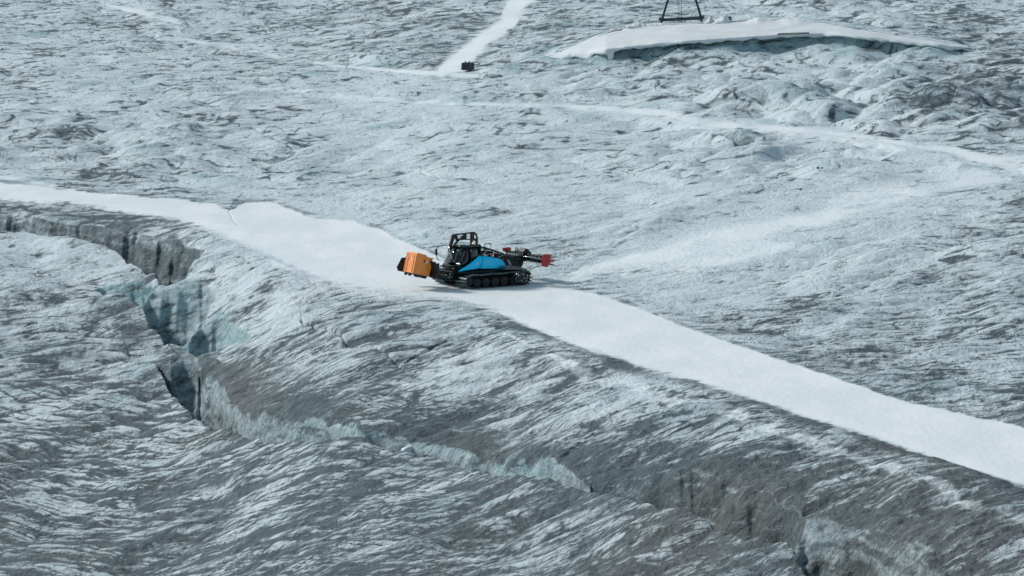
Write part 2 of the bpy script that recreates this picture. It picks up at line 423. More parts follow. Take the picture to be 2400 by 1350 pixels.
    ln_n = thin(noise(p3 / 7, q3 / 1.0, 94), .05) * gate1 * 1.0 + thin(noise(p3 / 2.0, q3 / .5, 95), .07) * gate2 * .65 + thin(noise(p3 / .8, q3 / .27, 96), .09) * gate3 * .34
    ln_f = thin(noise(pf / 9, qf / 4.0, 97), .05) * gate1 * .8 + thin(noise(pf / 4.2, qf / 2.2, 98), .06) * gate2 * .65 + thin(noise(pf / 1.3, qf / 1.1, 99), .09) * gate3 * .7
    lines = ln_n * (1 - far) + ln_f * far
    dark = smooth(.55, 1.15, crease * .8 + dl * .75 + st1 * .4)
    dirt_vig = soft + lines * .85 + dark * .42 * (1 - .5 * bands) + bands * bl * 1.0 - bands * .07 + rim * .62
    brown = .6 * smooth(.66, 1.1, vig_dreg + noise(x / 11, y / 17, 55) * .6)
    # dark crumbly line along the downhill edge of the groomed track
    edge = smooth(-6, 10, (V + jw * 9) - lo) * smooth(46, 12, (V + jw * 16) - lo)
    edge = edge * smooth(1020, 1250, U) * (.55 + .9 * noise(x / 3.5, y / 7, 56) + .3)
    edge2 = smooth(9, 2, np.abs((V + jw * 3) - (up - 5))) * smooth(.0, .25, noise(x / 3, y / 7, 57) + .12) * .6
    dirt_vig = np.clip(np.maximum(dirt_vig, np.maximum(edge, edge2)), 0, 1)
    rimd = wall * 0
    dirt_vig = dirt_vig * (1 - .93 * np.clip(snow, 0, 1)) * (1 - .45 * wall)
    dirt_vig = dirt_vig + np.maximum(wall, smooth(.3, .8, blue)) * smooth(.0, .5, lay) * .42
    dirt_vig = np.maximum(dirt_vig, wall * np.clip(1.3 - 1.6 * blue, 0, 1.1) * (.9 + .4 * lay) * (1 - .35 * far))
    # faint grey glaze on the packed track, upper left
    gl = smooth(.12, .4, noise(x / 5, y / 9, 58)) * snow * smooth(900, 500, U) * smooth(200, 420, U) * .22
    dirt_vig = np.clip(np.maximum(dirt_vig + gl, rd), 0, 1)
    # open, clean blue ice on some crests
    cb = smooth(.0, .45, noise(x / 5, y / 8, 59) + .12) * smooth(.35, .9, h1 * .6 + h1b * .6) * (.45 + .3 * fr)
    blue = np.clip(np.maximum(blue, cb * (1 - snow)), 0, 1)
    return z, dirt_vig, blue, np.clip(snow, 0, 1), brown

def ground_z(x, y):
    return float(fields(np.array([x], float), np.array([y], float), True)[0][0])
def surface_hit(px, py, y0, y1):
    y = np.linspace(y0, y1, 4000)
    dx, dy, dz = px_dir(px, py); t = y / dy
    zz = CAM_H + dz * t; g = zz - fields(dx * t, y)[0]
    i = int(np.argmax(g < 0))
    return float(dx * t[i]), float(y[i]), float(zz[i])
def base_hit(px, py):
    """point of the smooth base surface seen at a pixel"""
    y = np.linspace(120, 1500, 20000)
    dx, dy, dz = px_dir(px, py)
    t = y / dy
    zz = CAM_H + dz * t
    g = zz - base_z(dx * t, y)
    i = int(np.argmax(g < 0))
    return float(dx * t[i]), float(y[i])

# ---- view-graded grid: fine where the ground is seen closely, coarse towards the horizon
N_IN, N_OUT, N_FAR = QC, QC // 8, 24
azs = np.concatenate([-np.geomspace(1.4, .24, N_FAR)[:-1], np.linspace(-.24, -.119, N_OUT)[:-1], np.linspace(-.119, .119, N_IN),
                      np.linspace(.119, .24, N_OUT)[1:], np.geomspace(.24, 1.4, N_FAR)[1:]])
yd = np.concatenate([np.linspace(60, 165, 30)[:-1], CAM_H / np.linspace(CAM_H / 165, CAM_H / 680, 2600)])
NR = QR
cz = azs[::3] if azs[::3][-1] == azs[-1] else np.append(azs[::3], azs[-1])
AA, YY = np.meshgrid(cz, yd, indexing='ij')
zc = fields((AA * YY).ravel(), YY.ravel(), False).reshape(AA.shape)
zs_ = base_z((AA * YY), YY)
row = FPX * (CAM_H - zs_) / YY
d_row = np.abs(np.diff(row, axis=1)) ; d_z = np.abs(np.diff(zc, axis=1)) * FPX / YY[:, 1:]
dens = (d_row + .55 * d_z + 1e-3)
_, Vg = project(AA * YY, YY, zs_)
dens *= np.where((Vg[:, 1:] > 1500) | (Vg[:, 1:] < -160), .04, 1.0)
kk = np.hanning(43); kk /= kk.sum()
pad = np.pad(dens, ((21, 21), (0, 0)), mode='edge')
dens = sum(kk[i] * pad[i:i + dens.shape[0]] for i in range(43))
cdf = np.concatenate([np.zeros((dens.shape[0], 1)), np.cumsum(dens, axis=1)], axis=1)
cdf /= cdf[:, -1:]
s = np.linspace(0, 1, NR)
yc = np.stack([np.interp(s, cdf[i], yd) for i in range(len(cz))])
yr = np.stack([np.interp(azs, cz, yc[:, j]) for j in range(NR)], axis=1)
yfar = np.geomspace(680, 7000, 60)[1:]
yr = np.concatenate([yr, np.repeat(yfar[None], len(azs), 0)], axis=1)
GX = (azs[:, None] * yr); GY = yr
nC, nR = GX.shape
xs, ys = GX.ravel(), GY.ravel()
Z, Dt, Bl, Sn, Br = fields(xs, ys, True)
co = np.empty((nC * nR, 3), np.float32)
co[:, 0] = xs; co[:, 1] = ys; co[:, 2] = Z
idx = np.arange(nC * nR, dtype=np.int32).reshape(nC, nR)
quads = np.stack([idx[:-1, :-1], idx[1:, :-1], idx[1:, 1:], idx[:-1, 1:]], -1).reshape(-1, 4)
me = bpy.data.meshes.new("glacier_ice")
me.vertices.add(len(co)); me.vertices.foreach_set("co", co.ravel())
me.loops.add(quads.size); me.loops.foreach_set("vertex_index", quads.ravel())
me.polygons.add(len(quads))
me.polygons.foreach_set("loop_start", np.arange(0, quads.size, 4, dtype=np.int32))
me.polygons.foreach_set("use_smooth", np.ones(len(quads), bool))
me.update(calc_edges=True)
ca = me.color_attributes.new("ice", 'FLOAT_COLOR', 'POINT')
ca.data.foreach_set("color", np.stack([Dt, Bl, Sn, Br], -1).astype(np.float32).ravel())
glacier = bpy.data.objects.new("glacier_ground", me)
C.objects.link(glacier)
tag(glacier, kind='structure')

def ice_material():
    m = bpy.data.materials.new("glacier_ice")
    m.use_nodes = True
    n, l = m.node_tree.nodes, m.node_tree.links
    b = n["Principled BSDF"]
    at = n.new("ShaderNodeAttribute"); at.attribute_name = "ice"
    sep = n.new("ShaderNodeSeparateColor"); l.new(at.outputs["Color"], sep.inputs[0])
    tc = n.new("ShaderNodeTexCoord")
    def nz(scale, detail=4, rough=.6, vec=(1, 1, 1)):
        mp = n.new("ShaderNodeMapping"); mp.inputs["Scale"].default_value = vec
        l.new(tc.outputs["Object"], mp.inputs["Vector"])
        t = n.new("ShaderNodeTexNoise"); t.inputs["Scale"].default_value = scale
        t.inputs["Detail"].default_value = detail; t.inputs["Roughness"].default_value = rough
        l.new(mp.outputs[0], t.inputs["Vector"])
        return t.outputs["Fac"]
    def mth(op, a, b_=None, c=None):
        t = n.new("ShaderNodeMath"); t.operation = op
        for i, v in enumerate((a, b_, c)):
            if v is None: continue
            if isinstance(v, (int, float)): t.inputs[i].default_value = v
            else: l.new(v, t.inputs[i])
        return t.outputs[0]
    def mix(f, a, b_):
        t = n.new("ShaderNodeMix"); t.data_type = 'RGBA'
        if isinstance(f, (int, float)): t.inputs[0].default_value = f
        else: l.new(f, t.inputs[0])
        for i, v in ((6, a), (7, b_)):
            if isinstance(v, tuple): t.inputs[i].default_value = (*v, 1)
            else: l.new(v, t.inputs[i])
        return t.outputs[2]
    def sst(v, a, b_):
        t = n.new("ShaderNodeMapRange"); t.interpolation_type = 'SMOOTHSTEP'
        t.inputs[1].default_value = a; t.inputs[2].default_value = b_
        l.new(v, t.inputs[0]); return t.outputs[0]
    fine = nz(1.0, 7, .72, (.8, 1.5, 1)); grit = nz(5, 4, .75, (.8, 1, 1)); big = nz(.09, 3)
    inv_s = mth('SUBTRACT', 1.0, sep.outputs[2])
    d = mth('ADD', sep.outputs[0], mth('MULTIPLY', mth('SUBTRACT', fine, .5), mth('MULTIPLY', inv_s, 1.1)))
    d = mth('ADD', d, mth('MULTIPLY', mth('SUBTRACT', grit, .5), mth('MULTIPLY', inv_s, .9)))
    d = sst(d, .15, .98)
    ice = mix(big, (.62, .73, .77), (.79, .85, .87))
    tr_ = nz(.35, 5, .6, (1.0, .35, 1))
    snowc = mix(sst(tr_, .35, .7), (.75, .78, .79), (.86, .87, .865))
    bluec = mix(sst(nz(.8, 5, .6, (1, 1, 2.5)), .3, .7), (.16, .35, .39), (.42, .58, .61))
    grime = mix(at.outputs["Alpha"], (.040, .064, .074), (.075, .074, .072))
    grime = mix(sst(nz(1.4, 6, .7, (.8, 1.4, 1)), .3, .7), grime, mix(at.outputs['Alpha'], (.12, .165, .18), (.165, .16, .155)))
    c = mix(sep.outputs[1], ice, bluec)
    c = mix(sep.outputs[2], c, snowc)
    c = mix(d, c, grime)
    l.new(c, b.inputs["Base Color"])
    b.inputs["Roughness"].default_value = .62
    b.inputs["Specular IOR Level"].default_value = .3
    hgt = mth('ADD', mth('MULTIPLY', nz(2.2, 6, .7), 1.0), mth('MULTIPLY', grit, .45))
    bp = n.new("ShaderNodeBump"); bp.inputs["Distance"].default_value = .38
    l.new(mth('ADD', .12, mth('MULTIPLY', inv_s, .75)), bp.inputs["Strength"])
    l.new(hgt, bp.inputs["Height"]); l.new(bp.outputs[0], b.inputs["Normal"])
    return m
me.materials.append(ice_material())
# ------------------------------------------------------------------ mesh helpers
def link(name, bm, mats, parent=None, bevel=0.0, smoothf=False):
    m_ = bpy.data.meshes.new(name)
    bmesh.ops.recalc_face_normals(bm, faces=bm.faces)
    bm.to_mesh(m_); bm.free()
    if not isinstance(mats, (list, tuple)): mats = [mats]
    for k in mats: m_.materials.append(k)
    if smoothf:
        for p in m_.polygons: p.use_smooth = True
    o = bpy.data.objects.new(name, m_)
    C.objects.link(o)
    if parent: o.parent = parent
    if bevel:
        md = o.modifiers.new("bevel", 'BEVEL'); md.width = bevel; md.segments = 2; md.limit_method = 'ANGLE'
    return o
def empty(name, loc, rot=(0, 0, 0)):
    o = bpy.data.objects.new(name, None); C.objects.link(o)
    o.location = loc; o.rotation_euler = rot; o.empty_display_size = .3
    return o
def box(bm, c, s, rot=None, mi=0):
    M = Matrix.Translation(c) @ (rot.to_4x4() if rot else Matrix()) @ Matrix.Diagonal((*s, 1))
    r = bmesh.ops.create_cube(bm, size=1, matrix=M)
    for v in r['verts']:
        for f in v.link_faces: f.material_index = mi
def prism(bm, prof, l0, l1, mi=0):
    """profile of (f, u) points extruded across the machine from l0 to l1"""
    a = [bm.verts.new((f, l0, u)) for f, u in prof]; b = [bm.verts.new((f, l1, u)) for f, u in prof]
    n = len(prof)
    fs = [bm.faces.new(a), bm.faces.new(b[::-1])]
    for i in range(n): fs.append(bm.faces.new((a[i], b[i], b[(i + 1) % n], a[(i + 1) % n])))
    for f in fs: f.material_index = mi
def tube(bm, pts, r, seg=8, mi=0):
    pts = [Vector(p) for p in pts]
    rings = []
    for i, p in enumerate(pts):
        d = (pts[min(i + 1, len(pts) - 1)] - pts[max(i - 1, 0)]).normalized()
        a = d.orthogonal().normalized() if i == 0 else (rings[-1][1] - d * rings[-1][1].dot(d)).normalized()
        b = d.cross(a)
        rr = r[i] if isinstance(r, (list, tuple)) else r
        rings.append(([bm.verts.new(p + (a * math.cos(t) + b * math.sin(t)) * rr) for t in [2 * math.pi * k / seg for k in range(seg)]], a))
    for i in range(len(rings) - 1):
        A, B = rings[i][0], rings[i + 1][0]
        for k in range(seg):
            f = bm.faces.new((A[k], A[(k + 1) % seg], B[(k + 1) % seg], B[k])); f.material_index = mi; f.smooth = True
    for e in (rings[0][0], rings[-1][0][::-1]):
        f = bm.faces.new(e); f.material_index = mi
def disc(bm, c, r, wdt, seg=20, mi=0):
    tube(bm, [(c[0], c[1] - wdt / 2, c[2]), (c[0], c[1] + wdt / 2, c[2])], r, seg, mi)
def ring(bm, c, r0, r1, wdt, seg=24, mi=0):
    vs_ = []
    for k in range(seg):
        t = 2 * math.pi * k / seg
        vs_.append([bm.verts.new((c[0] + rr * math.cos(t), c[1] + yy, c[2] + rr * math.sin(t)))
                    for rr, yy in ((r0, -wdt / 2), (r1, -wdt / 2), (r1, wdt / 2), (r0, wdt / 2))])
    for k in range(seg):
        A, B = vs_[k], vs_[(k + 1) % seg]
        for j in range(4):
            f = bm.faces.new((A[j], A[(j + 1) % 4], B[(j + 1) % 4], B[j])); f.material_index = mi
def zl(zx, zy, l=0.0):
    """(f, u) of a point measured in the side view, lying on the lengthwise plane l"""
    f = (1247 + 106 * l - zx) / 170.0
    return f, (835 + 12.7 * f + 20.4 * l - zy) / 199.0
def z3(zx, zy, l=0.0):
    f, u = zl(zx, zy, l); return (f, l, u)

M_black = mat("black_steel", (.006, .009, .010), .45, 0, .35, var=.3, vscale=3)
M_dark = mat("dark_plastic", (.008, .012, .013), .5, 0, .3)
M_gloss = mat("glossy_black_fender", (.045, .05, .053), .3, 0, .6, coat=.5)
M_rub = mat("track_rubber", (.011, .013, .014), .7)
M_alu = mat("cleat_metal", (.10, .14, .155), .32, .85, var=.3, vscale=6)
M_chr = mat("bright_steel", (.55, .58, .6), .2, .9)
M_blue = mat("blue_paint", (.0, .55, .92), .35, 0, .25, coat=.25, var=.05, vscale=1.5)
M_bdk = mat("blue_seam", (.004, .09, .2), .5)
M_org = mat("orange_paint", (.86, .26, .04), .42, 0, .5, coat=.15, var=.12, vscale=3)
M_red = mat("red_plastic", (.42, .018, .02), .4, 0, .5)
M_pink = mat("faded_red", (.45, .07, .09), .5)
M_wht = mat("white_marking", (.75, .8, .82), .5)
M_lbl = mat("pale_blue_marking", (.30, .72, .85), .4)
M_seat = mat("seat_fabric", (.02, .02, .022), .9)
M_wh = mat("wheel_rim", (.010, .013, .015), .7, .0, var=.3, vscale=5)
M_gry = mat("grey_metal", (.08, .095, .10), .45, .4, var=.3, vscale=5)
M_lens = mat("clear_lamp_lens", (.8, .84, .85), .1, 0, .8, coat=1)
M_beac = mat("beacon_lit", (1, .35, .12), .3, emis=(1, .42, .22), estr=5.0)

def glass(name, tint, refl=1.0):
    m_ = bpy.data.materials.new(name); m_.use_nodes = True
    n, l = m_.node_tree.nodes, m_.node_tree.links
    n.remove(n["Principled BSDF"])
    tr = n.new("ShaderNodeBsdfTransparent"); tr.inputs[0].default_value = (*tint, 1)
    gl = n.new("ShaderNodeBsdfGlossy"); gl.inputs["Roughness"].default_value = .03; gl.inputs[0].default_value = (refl, refl, refl, 1)
    fr = n.new("ShaderNodeFresnel"); fr.inputs[0].default_value = 1.6
    mx = n.new("ShaderNodeMixShader")
    l.new(fr.outputs[0], mx.inputs[0]); l.new(tr.outputs[0], mx.inputs[1]); l.new(gl.outputs[0], mx.inputs[2])
    l.new(mx.outputs[0], n["Material Output"].inputs[0])
    return m_
M_gl = glass("tinted_windscreen", (.55, .78, .80))
M_gld = glass("dark_side_glass", (.10, .17, .18))

# ------------------------------------------------------------------ the snow groomer
G = empty("snow_groomer", (VX, VY, 0.0), (0, 0, VROT))
tag(G, "blue and black tracked snow groomer driving along the white packed snow track", "snow groomer")

def belt_path():
    pts = []
    for f in np.linspace(-1.85, 1.62, 30): pts.append((f, .07))
    for t in np.linspace(-62, 92, 16): pts.append((2.12 + .37 * math.cos(R(t)), .50 + .37 * math.sin(R(t))))
    for f in np.linspace(1.95, -2.0, 30): pts.append((f, .885 + .02 * math.sin(f * 4)))
    for t in np.linspace(94, 238, 16): pts.append((-2.14 + .42 * math.cos(R(t)), .50 + .42 * math.sin(R(t))))
    p = np.array(pts + [pts[0]])
    d = np.concatenate([[0], np.cumsum(np.hypot(*np.diff(p, axis=0).T))])
    s_ = np.linspace(0, d[-1], 58, endpoint=False)
    return np.stack([np.interp(s_, d, p[:, 0]), np.interp(s_, d, p[:, 1])], 1)
BP = belt_path()
for sd, nm in ((1, 'near'), (-1, 'far')):
    la, lb = (.70, 2.14) if sd > 0 else (-2.14, -.70)
    bm = bmesh.new()
    n = len(BP)
    for k in range(5):                                    # rubber belts
        c0 = la + .06 + k * (lb - la - .30) / 4; c1 = c0 + .18
        vv = []
        for i in range(n):
            t = BP[(i + 1) % n] - BP[i - 1]; t /= np.hypot(*t); nn = np.array([t[1], -t[0]])
            vv.append([bm.verts.new((BP[i][0] + nn[0] * o_, l_, BP[i][1] + nn[1] * o_)) for l_, o_ in ((c0, -.02), (c1, -.02), (c1, .01), (c0, .01))])
        for i in range(n):
            A, B = vv[i], vv[(i + 1) % n]
            for j in range(4): bm.faces.new((A[j], A[(j + 1) % 4], B[(j + 1) % 4], B[j]))
    for i in range(n):                                    # cleats
        t = BP[(i + 1) % n] - BP[i - 1]; t /= np.hypot(*t); nn = np.array([t[1], -t[0]])
        c = BP[i]
        rr = Matrix(((t[0], 0, nn[0]), (0, 1, 0), (t[1], 0, nn[1])))
        ctr = (c[0] + nn[0] * .035, (la + lb) / 2, c[1] + nn[1] * .035)
        box(bm, ctr, (.085, lb - la, .035), rr, 1)
        ctr = (c[0] + nn[0] * .075, (la + lb) / 2, c[1] + nn[1] * .075)
        box(bm, ctr, (.02, lb - la - .06, .07), rr, 1)
        for e in (la + .02, lb - .02):
            box(bm, (c[0] + nn[0] * .06, e, c[1] + nn[1] * .06), (.10, .03, .10), rr, 1)
    tr = link("track", bm, [M_rub, M_alu], G)
    out = lb if sd > 0 else la
    for f in (-1.45, -.72, 0.0, .72, 1.42):
        for off in (.34, 1.02):
            bm = bmesh.new(); yy = (la + off) if sd > 0 else (lb - off)
            disc(bm, (f, yy, .36), .285, .16, 20, 0); ring(bm, (f, yy, .36), .10, .19, .19, 18, 1); disc(bm, (f, yy, .36), .07, .22, 10, 1)
            wh = link("wheel", bm, [M_rub, M_wh], tr)
    for f, u, r0 in ((2.12, .50, .33),):
        for off in (.3, 1.05):
            bm = bmesh.new(); yy = (la + off) if sd > 0 else (lb - off)
            disc(bm, (f, yy, u), r0, .2, 22, 0); disc(bm, (f, yy, u), .12, .24, 12, 1)
            link("wheel", bm, [M_rub, M_wh], tr)
    bm = bmesh.new()
    for off in (.35, 1.15):
        yy = (la + off) if sd > 0 else (lb - off)
        ring(bm, (-2.14, yy, .50), .24, .36, .05, 24, 0); disc(bm, (-2.14, yy, .50), .12, .12, 14, 0)
        for k in range(6):
            a = k * math.pi / 3
            box(bm, (-2.14 + .22 * math.cos(a), yy, .5 + .22 * math.sin(a)), (.28, .04, .06), Matrix.Rotation(-a, 3, 'Y'), 0)
            box(bm, (-2.14 + .38 * math.cos(a + .3), yy, .5 + .38 * math.sin(a + .3)), (.07, .04, .07), Matrix.Rotation(-a - .3, 3, 'Y'), 0)
    tube(bm, [(-2.14, la + .2, .5), (-2.14, lb - .15, .5)], .09, 12, 0)
    link("sprocket", bm, [M_gry], tr)
    bm = bmesh.new(); ring(bm, (-1.62, out - .12 * sd, .46), .16, .23, .10, 26, 0); disc(bm, (-1.62, out - .14 * sd, .46), .17, .06, 20, 1)
    link("tensioner_hub", bm, [M_gry, M_black], tr)
    bm = bmesh.new()                                      # frame rail that carries the wheels
    box(bm, (0, (la + lb) / 2 - .52 * sd, .52), (4.1, .10, .20)); box(bm, (-.1, out - .45 * sd, .46), (3.6, .05, .10))
    link("track_frame", bm, [M_black], G, .01)
    bm = bmesh.new()                                      # fender over the drive sprocket
    up_ = [(-.65, 1.34), (-1.0, 1.36), (-1.4, 1.33), (-1.85, 1.24), (-2.2, 1.12), (-2.5, .94), (-2.68, .72)]
    lo_ = [(-2.55, .70), (-2.42, .84), (-2.15, .96), (-1.8, 1.04), (-1.4, 1.10), (-.95, 1.13), (-.55, 1.15)]
    prism(bm, up_ + lo_, la - .02 if sd > 0 else la - .03, lb + .03 if sd > 0 else lb + .02)
    link("fender", bm, M_gloss, G, .035)

# chassis
bm = bmesh.new()
prism(bm, [(-2.3, .55), (2.5, .50), (2.75, .8), (2.7, 1.12), (-2.0, 1.12), (-2.35, .9)], -.68, .68)
prism(bm, [(-1.5, .97), (2.55, .99), (2.62, 1.10), (-1.42, 1.12)], -1.36, 1.36)
box(bm, (2.72, 0, .95), (.16, 1.7, .34))
for l_ in (-.62, -.2, .25, .66): box(bm, (2.84, l_, .82), (.12, .14, .30), None, 1)
link("chassis", bm, [M_black, M_gry], G, .02)
bm = bmesh.new()
for i in range(14):
    a = random.uniform(-.8, .8)
    tube(bm, [(2.75, a, 1.0), (2.98, a + random.uniform(-.1, .1), .75), (2.8, a + random.uniform(-.3, .3), .5)], .022, 6)
link("hydraulic_hoses", bm, M_gry, G)

# blue engine cover: two side panels and the hood
near_prof_f = [zl(945, 664, 1.32), zl(1225, 640, 1.32), zl(1268, 452, 1.2), zl(1236, 449, 1.2)]
rear_prof_f = [zl(1228, 640, 1.32), zl(1592, 622, 1.32), zl(1560, 556, 1.28), zl(1502, 492, 1.2), zl(1272, 452, 1.2)]
for sd in (1, -1):
    for nm, pr in (("side_panel", near_prof_f), ("side_panel", rear_prof_f)):
        bm = bmesh.new()
        def ly(u): return sd * np.interp(u, [1.1, 1.2, 1.7, 1.95, 2.2], [1.34, 1.38, 1.34, 1.22, 1.02])
        # slice the panel in height bands so it curves inwards to the top
        us = [min(p[1] for p in pr) + (max(p[1] for p in pr) - min(p[1] for p in pr)) * k / 8 for k in range(9)]
        def span(u):
            xs_ = []
            m_ = len(pr)
            for i in range(m_):
                (a, b_), (c_, d_) = pr[i], pr[(i + 1) % m_]
                if (b_ - u) * (d_ - u) <= 0 and abs(b_ - d_) > 1e-6: xs_.append(a + (c_ - a) * (u - b_) / (d_ - b_))
            return min(xs_), max(xs_)
        rows = []
        for k, u in enumerate(us):
            a, b_ = span(min(max(u, us[0] + 1e-3), us[-1] - 1e-3))
            rows.append([bm.verts.new((a + (b_ - a) * q_ / 6, float(ly(u)), u)) for q_ in range(7)])
        inner = [[bm.verts.new((v.co.x, v.co.y - sd * .08, v.co.z)) for v in r_] for r_ in rows]
        for k in range(8):
            for q_ in range(6):
                f_ = bm.faces.new((rows[k][q_], rows[k][q_ + 1], rows[k + 1][q_ + 1], rows[k + 1][q_])); f_.smooth = True
                bm.faces.new((inner[k][q_], inner[k + 1][q_], inner[k + 1][q_ + 1], inner[k][q_ + 1]))
            for e in (0, 6): bm.faces.new((rows[k][e], rows[k + 1][e], inner[k + 1][e], inner[k][e]))
        for e in (0, 8):
            for q_ in range(6): bm.faces.new((rows[e][q_], rows[e][q_ + 1], inner[e][q_ + 1], inner[e][q_]))
        pn = link(nm, bm, M_blue, G)
        if sd > 0: tag(pn, "bright blue painted side panel")
        if pr is near_prof_f and sd > 0:
            bm = bmesh.new()                               # pale paw-like slash emblem
            for a_, b_ in ((zl(1150, 575, 1.35), zl(1200, 540, 1.35)), (zl(1165, 578, 1.35), zl(1206, 556, 1.35)), (zl(1185, 560, 1.35), zl(1208, 545, 1.35))):
                v_ = [bm.verts.new((a_[0], 1.378, a_[1])), bm.verts.new((b_[0], 1.378, b_[1] + .03)), bm.verts.new((b_[0] - .03, 1.378, b_[1] - .05))]
                v2 = [bm.verts.new((q.co.x, q.co.y + .012, q.co.z)) for q in v_]
                bm.faces.new(v2); bm.faces.new(v_[::-1])
                for i in range(3): bm.faces.new((v_[i], v_[(i + 1) % 3], v2[(i + 1) % 3], v2[i]))
            link("emblem", bm, M_lbl, pn)
        if pr is rear_prof_f and sd > 0:
            cu = bpy.data.curves.new("lettering", 'FONT'); cu.body = "PistenBully 600"; cu.size = .145; cu.extrude = .006
            to = bpy.data.objects.new("tmp_text", cu); C.objects.link(to)
            bpy.context.view_layer.update()
            tm = bpy.data.meshes.new_from_object(to.evaluated_get(bpy.context.evaluated_depsgraph_get()))
            bpy.data.objects.remove(to)
            tm.materials.append(M_lbl)
            tl = bpy.data.objects.new("lettering", tm); C.objects.link(tl); tl.parent = pn
            f0, u0 = zl(1312, 532, 1.3)
            ex = Vector((-1, 0, .02)).normalized(); ez = Vector((0, -.28, 1)).normalized(); ey = ex.cross(ez)
            ez2 = ez; nrm = ex.cross(ez2)
            Mx = Matrix((ex, ez2, nrm)).transposed().to_4x4(); Mx.translation = (f0, 1.362, u0)
            tl.matrix_local = Mx
            bm = bmesh.new()
            p0, p1, p2 = zl(1283, 545, 1.33), zl(1300, 545, 1.33), zl(1292, 520, 1.33)
            prism(bm, [p0, (p0[0] - .03, p0[1]), p2], 1.335, 1.368); prism(bm, [p1, (p1[0] + .03, p1[1]), p2], 1.335, 1.368)
            link("emblem", bm, M_lbl, pn)
bm = bmesh.new()
hp = [(2.2, 1.13), (.95, 2.02), (.55, 2.10), (-.68, 1.80), (-1.05, 1.45), (-1.2, 1.13)]
prism(bm, hp, -1.0, 1.0)
link("engine_bay", bm, M_black, G, .03)

# cab
cab = None
def ringpts(u):
    t = (u - 1.15) / (2.70 - 1.15)
    hw = 1.06 - .16 * t ** 2
    fb = .62 + .04 * t
    ff = float(np.interp(u, [1.15, 1.45, 1.75, 2.1, 2.45, 2.70], [2.62, 2.72, 2.62, 2.46, 2.24, 2.02]))
    return [(fb, -hw, u), (1.45, -hw, u), (ff - .42, -hw, u), (ff - .10, -hw * .62, u), (ff, -hw * .2, u), (ff, hw * .2, u), (ff - .10, hw * .62, u), (ff - .42, hw, u), (1.45, hw, u), (fb, hw, u)]
lv_ = [1.15, 1.45, 1.75, 2.1, 2.45, 2.70]
RG = [ringpts(u) for u in lv_]
bm = bmesh.new()
V_ = [[bm.verts.new(p) for p in r_] for r_ in RG[:2]]
for j in range(10): bm.faces.new((V_[0][j], V_[0][(j + 1) % 10], V_[1][(j + 1) % 10], V_[1][j]))
bm.faces.new(V_[0]); bm.faces.new(V_[1][::-1])
# the lower part of the door rises to the rear on both sides, rear wall solid
for sd in (-1, 1):
    hwl, hwh = 1.06, .93
    prism(bm, [(.62, 1.45), (1.45, 1.45), (1.38, 1.72), (.64, 1.76)], sd * 1.01 - .03, sd * 1.01 + .03)
box(bm, (.66, 0, 2.05), (.06, 1.86, 1.3))
cab = link("cab", bm, M_dark, G, .02)
bm = bmesh.new()
for j in (0, 2, 7, 9, 1, 8):
    tube(bm, [RG[k][j] for k in range(1, 6)], .055 if j in (0, 2, 7, 9) else .045, 8)
tube(bm, [*RG[5], RG[5][0]], .05, 6); tube(bm, [RG[1][i] for i in range(2, 8)], .05, 6)
link("pillars", bm, M_dark, cab)
def pane(name, cols, k0, k1, m_, off=.0):
    bm = bmesh.new()
    vv = [[bm.verts.new(Vector(RG[k][j]) * 1.0) for j in cols] for k in range(k0, k1 + 1)]
    for a in range(len(vv) - 1):
        for b_ in range(len(cols) - 1):
            f_ = bm.faces.new((vv[a][b_], vv[a][b_ + 1], vv[a + 1][b_ + 1], vv[a + 1][b_])); f_.smooth = True
    o = link(name, bm, m_, cab)
    md = o.modifiers.new("thickness", 'SOLIDIFY'); md.thickness = .012
    return o
pane("windscreen", [2, 3, 4, 5, 6, 7], 1, 5, M_gl)
pane("side_window", [7, 8], 1, 5, M_gld); pane("side_window", [8, 9], 2, 5, M_gld)
pane("side_window", [1, 2], 1, 5, M_gl); pane("side_window", [0, 1], 2, 5, M_gld)
bm = bmesh.new()
rt = [Vector((p[0] + (.10 if p[0] > 1.6 else -.10 if p[0] < 1 else 0), p[1] * 1.07, 2.70)) for p in RG[5]]
a = [bm.verts.new(p) for p in rt]; b_ = [bm.verts.new((1.35 + (p.x - 1.35) * .93, p.y * .88, 2.83)) for p in rt]
bm.faces.new(a[::-1]); bm.faces.new(b_)
for j in range(10): bm.faces.new((a[j], a[(j + 1) % 10], b_[(j + 1) % 10], b_[j]))
roof = link("roof", bm, M_gloss, cab, .02)
bm = bmesh.new()
box(bm, (1.15, -.4, 1.5), (.5, .5, .18)); box(bm, (.95, -.4, 1.9), (.14, .5, .75)); box(bm, (1.15, .45, 1.5), (.5, .5, .18)); box(bm, (.95, .45, 1.9), (.14, .5, .75))
box(bm, (2.2, 0, 1.45), (.3, 1.3, .2))
link("seat", bm, M_seat, cab, .04)
for l_ in (-.42, -.2, .02, .62):
    bm = bmesh.new(); box(bm, (2.06, l_, 2.80), (.10, .15, .12), None, 0); disc(bm, (2.115, l_, 2.80), .01, .01, 8, 1)
    box(bm, (2.115, l_, 2.80), (.012, .12, .09), None, 1)
    link("work_light", bm, [M_dark, M_lens], G)
for sd in (1, -1):
    bm = bmesh.new(); box(bm, (2.62, sd * .78, 1.30), (.14, .26, .14), Matrix.Rotation(-sd * .4, 3, 'Z'), 0); box(bm, (2.70, sd * .76, 1.30), (.02, .20, .09), Matrix.Rotation(-sd * .4, 3, 'Z'), 1)
    link("headlight", bm, [M_dark, M_lens], G)
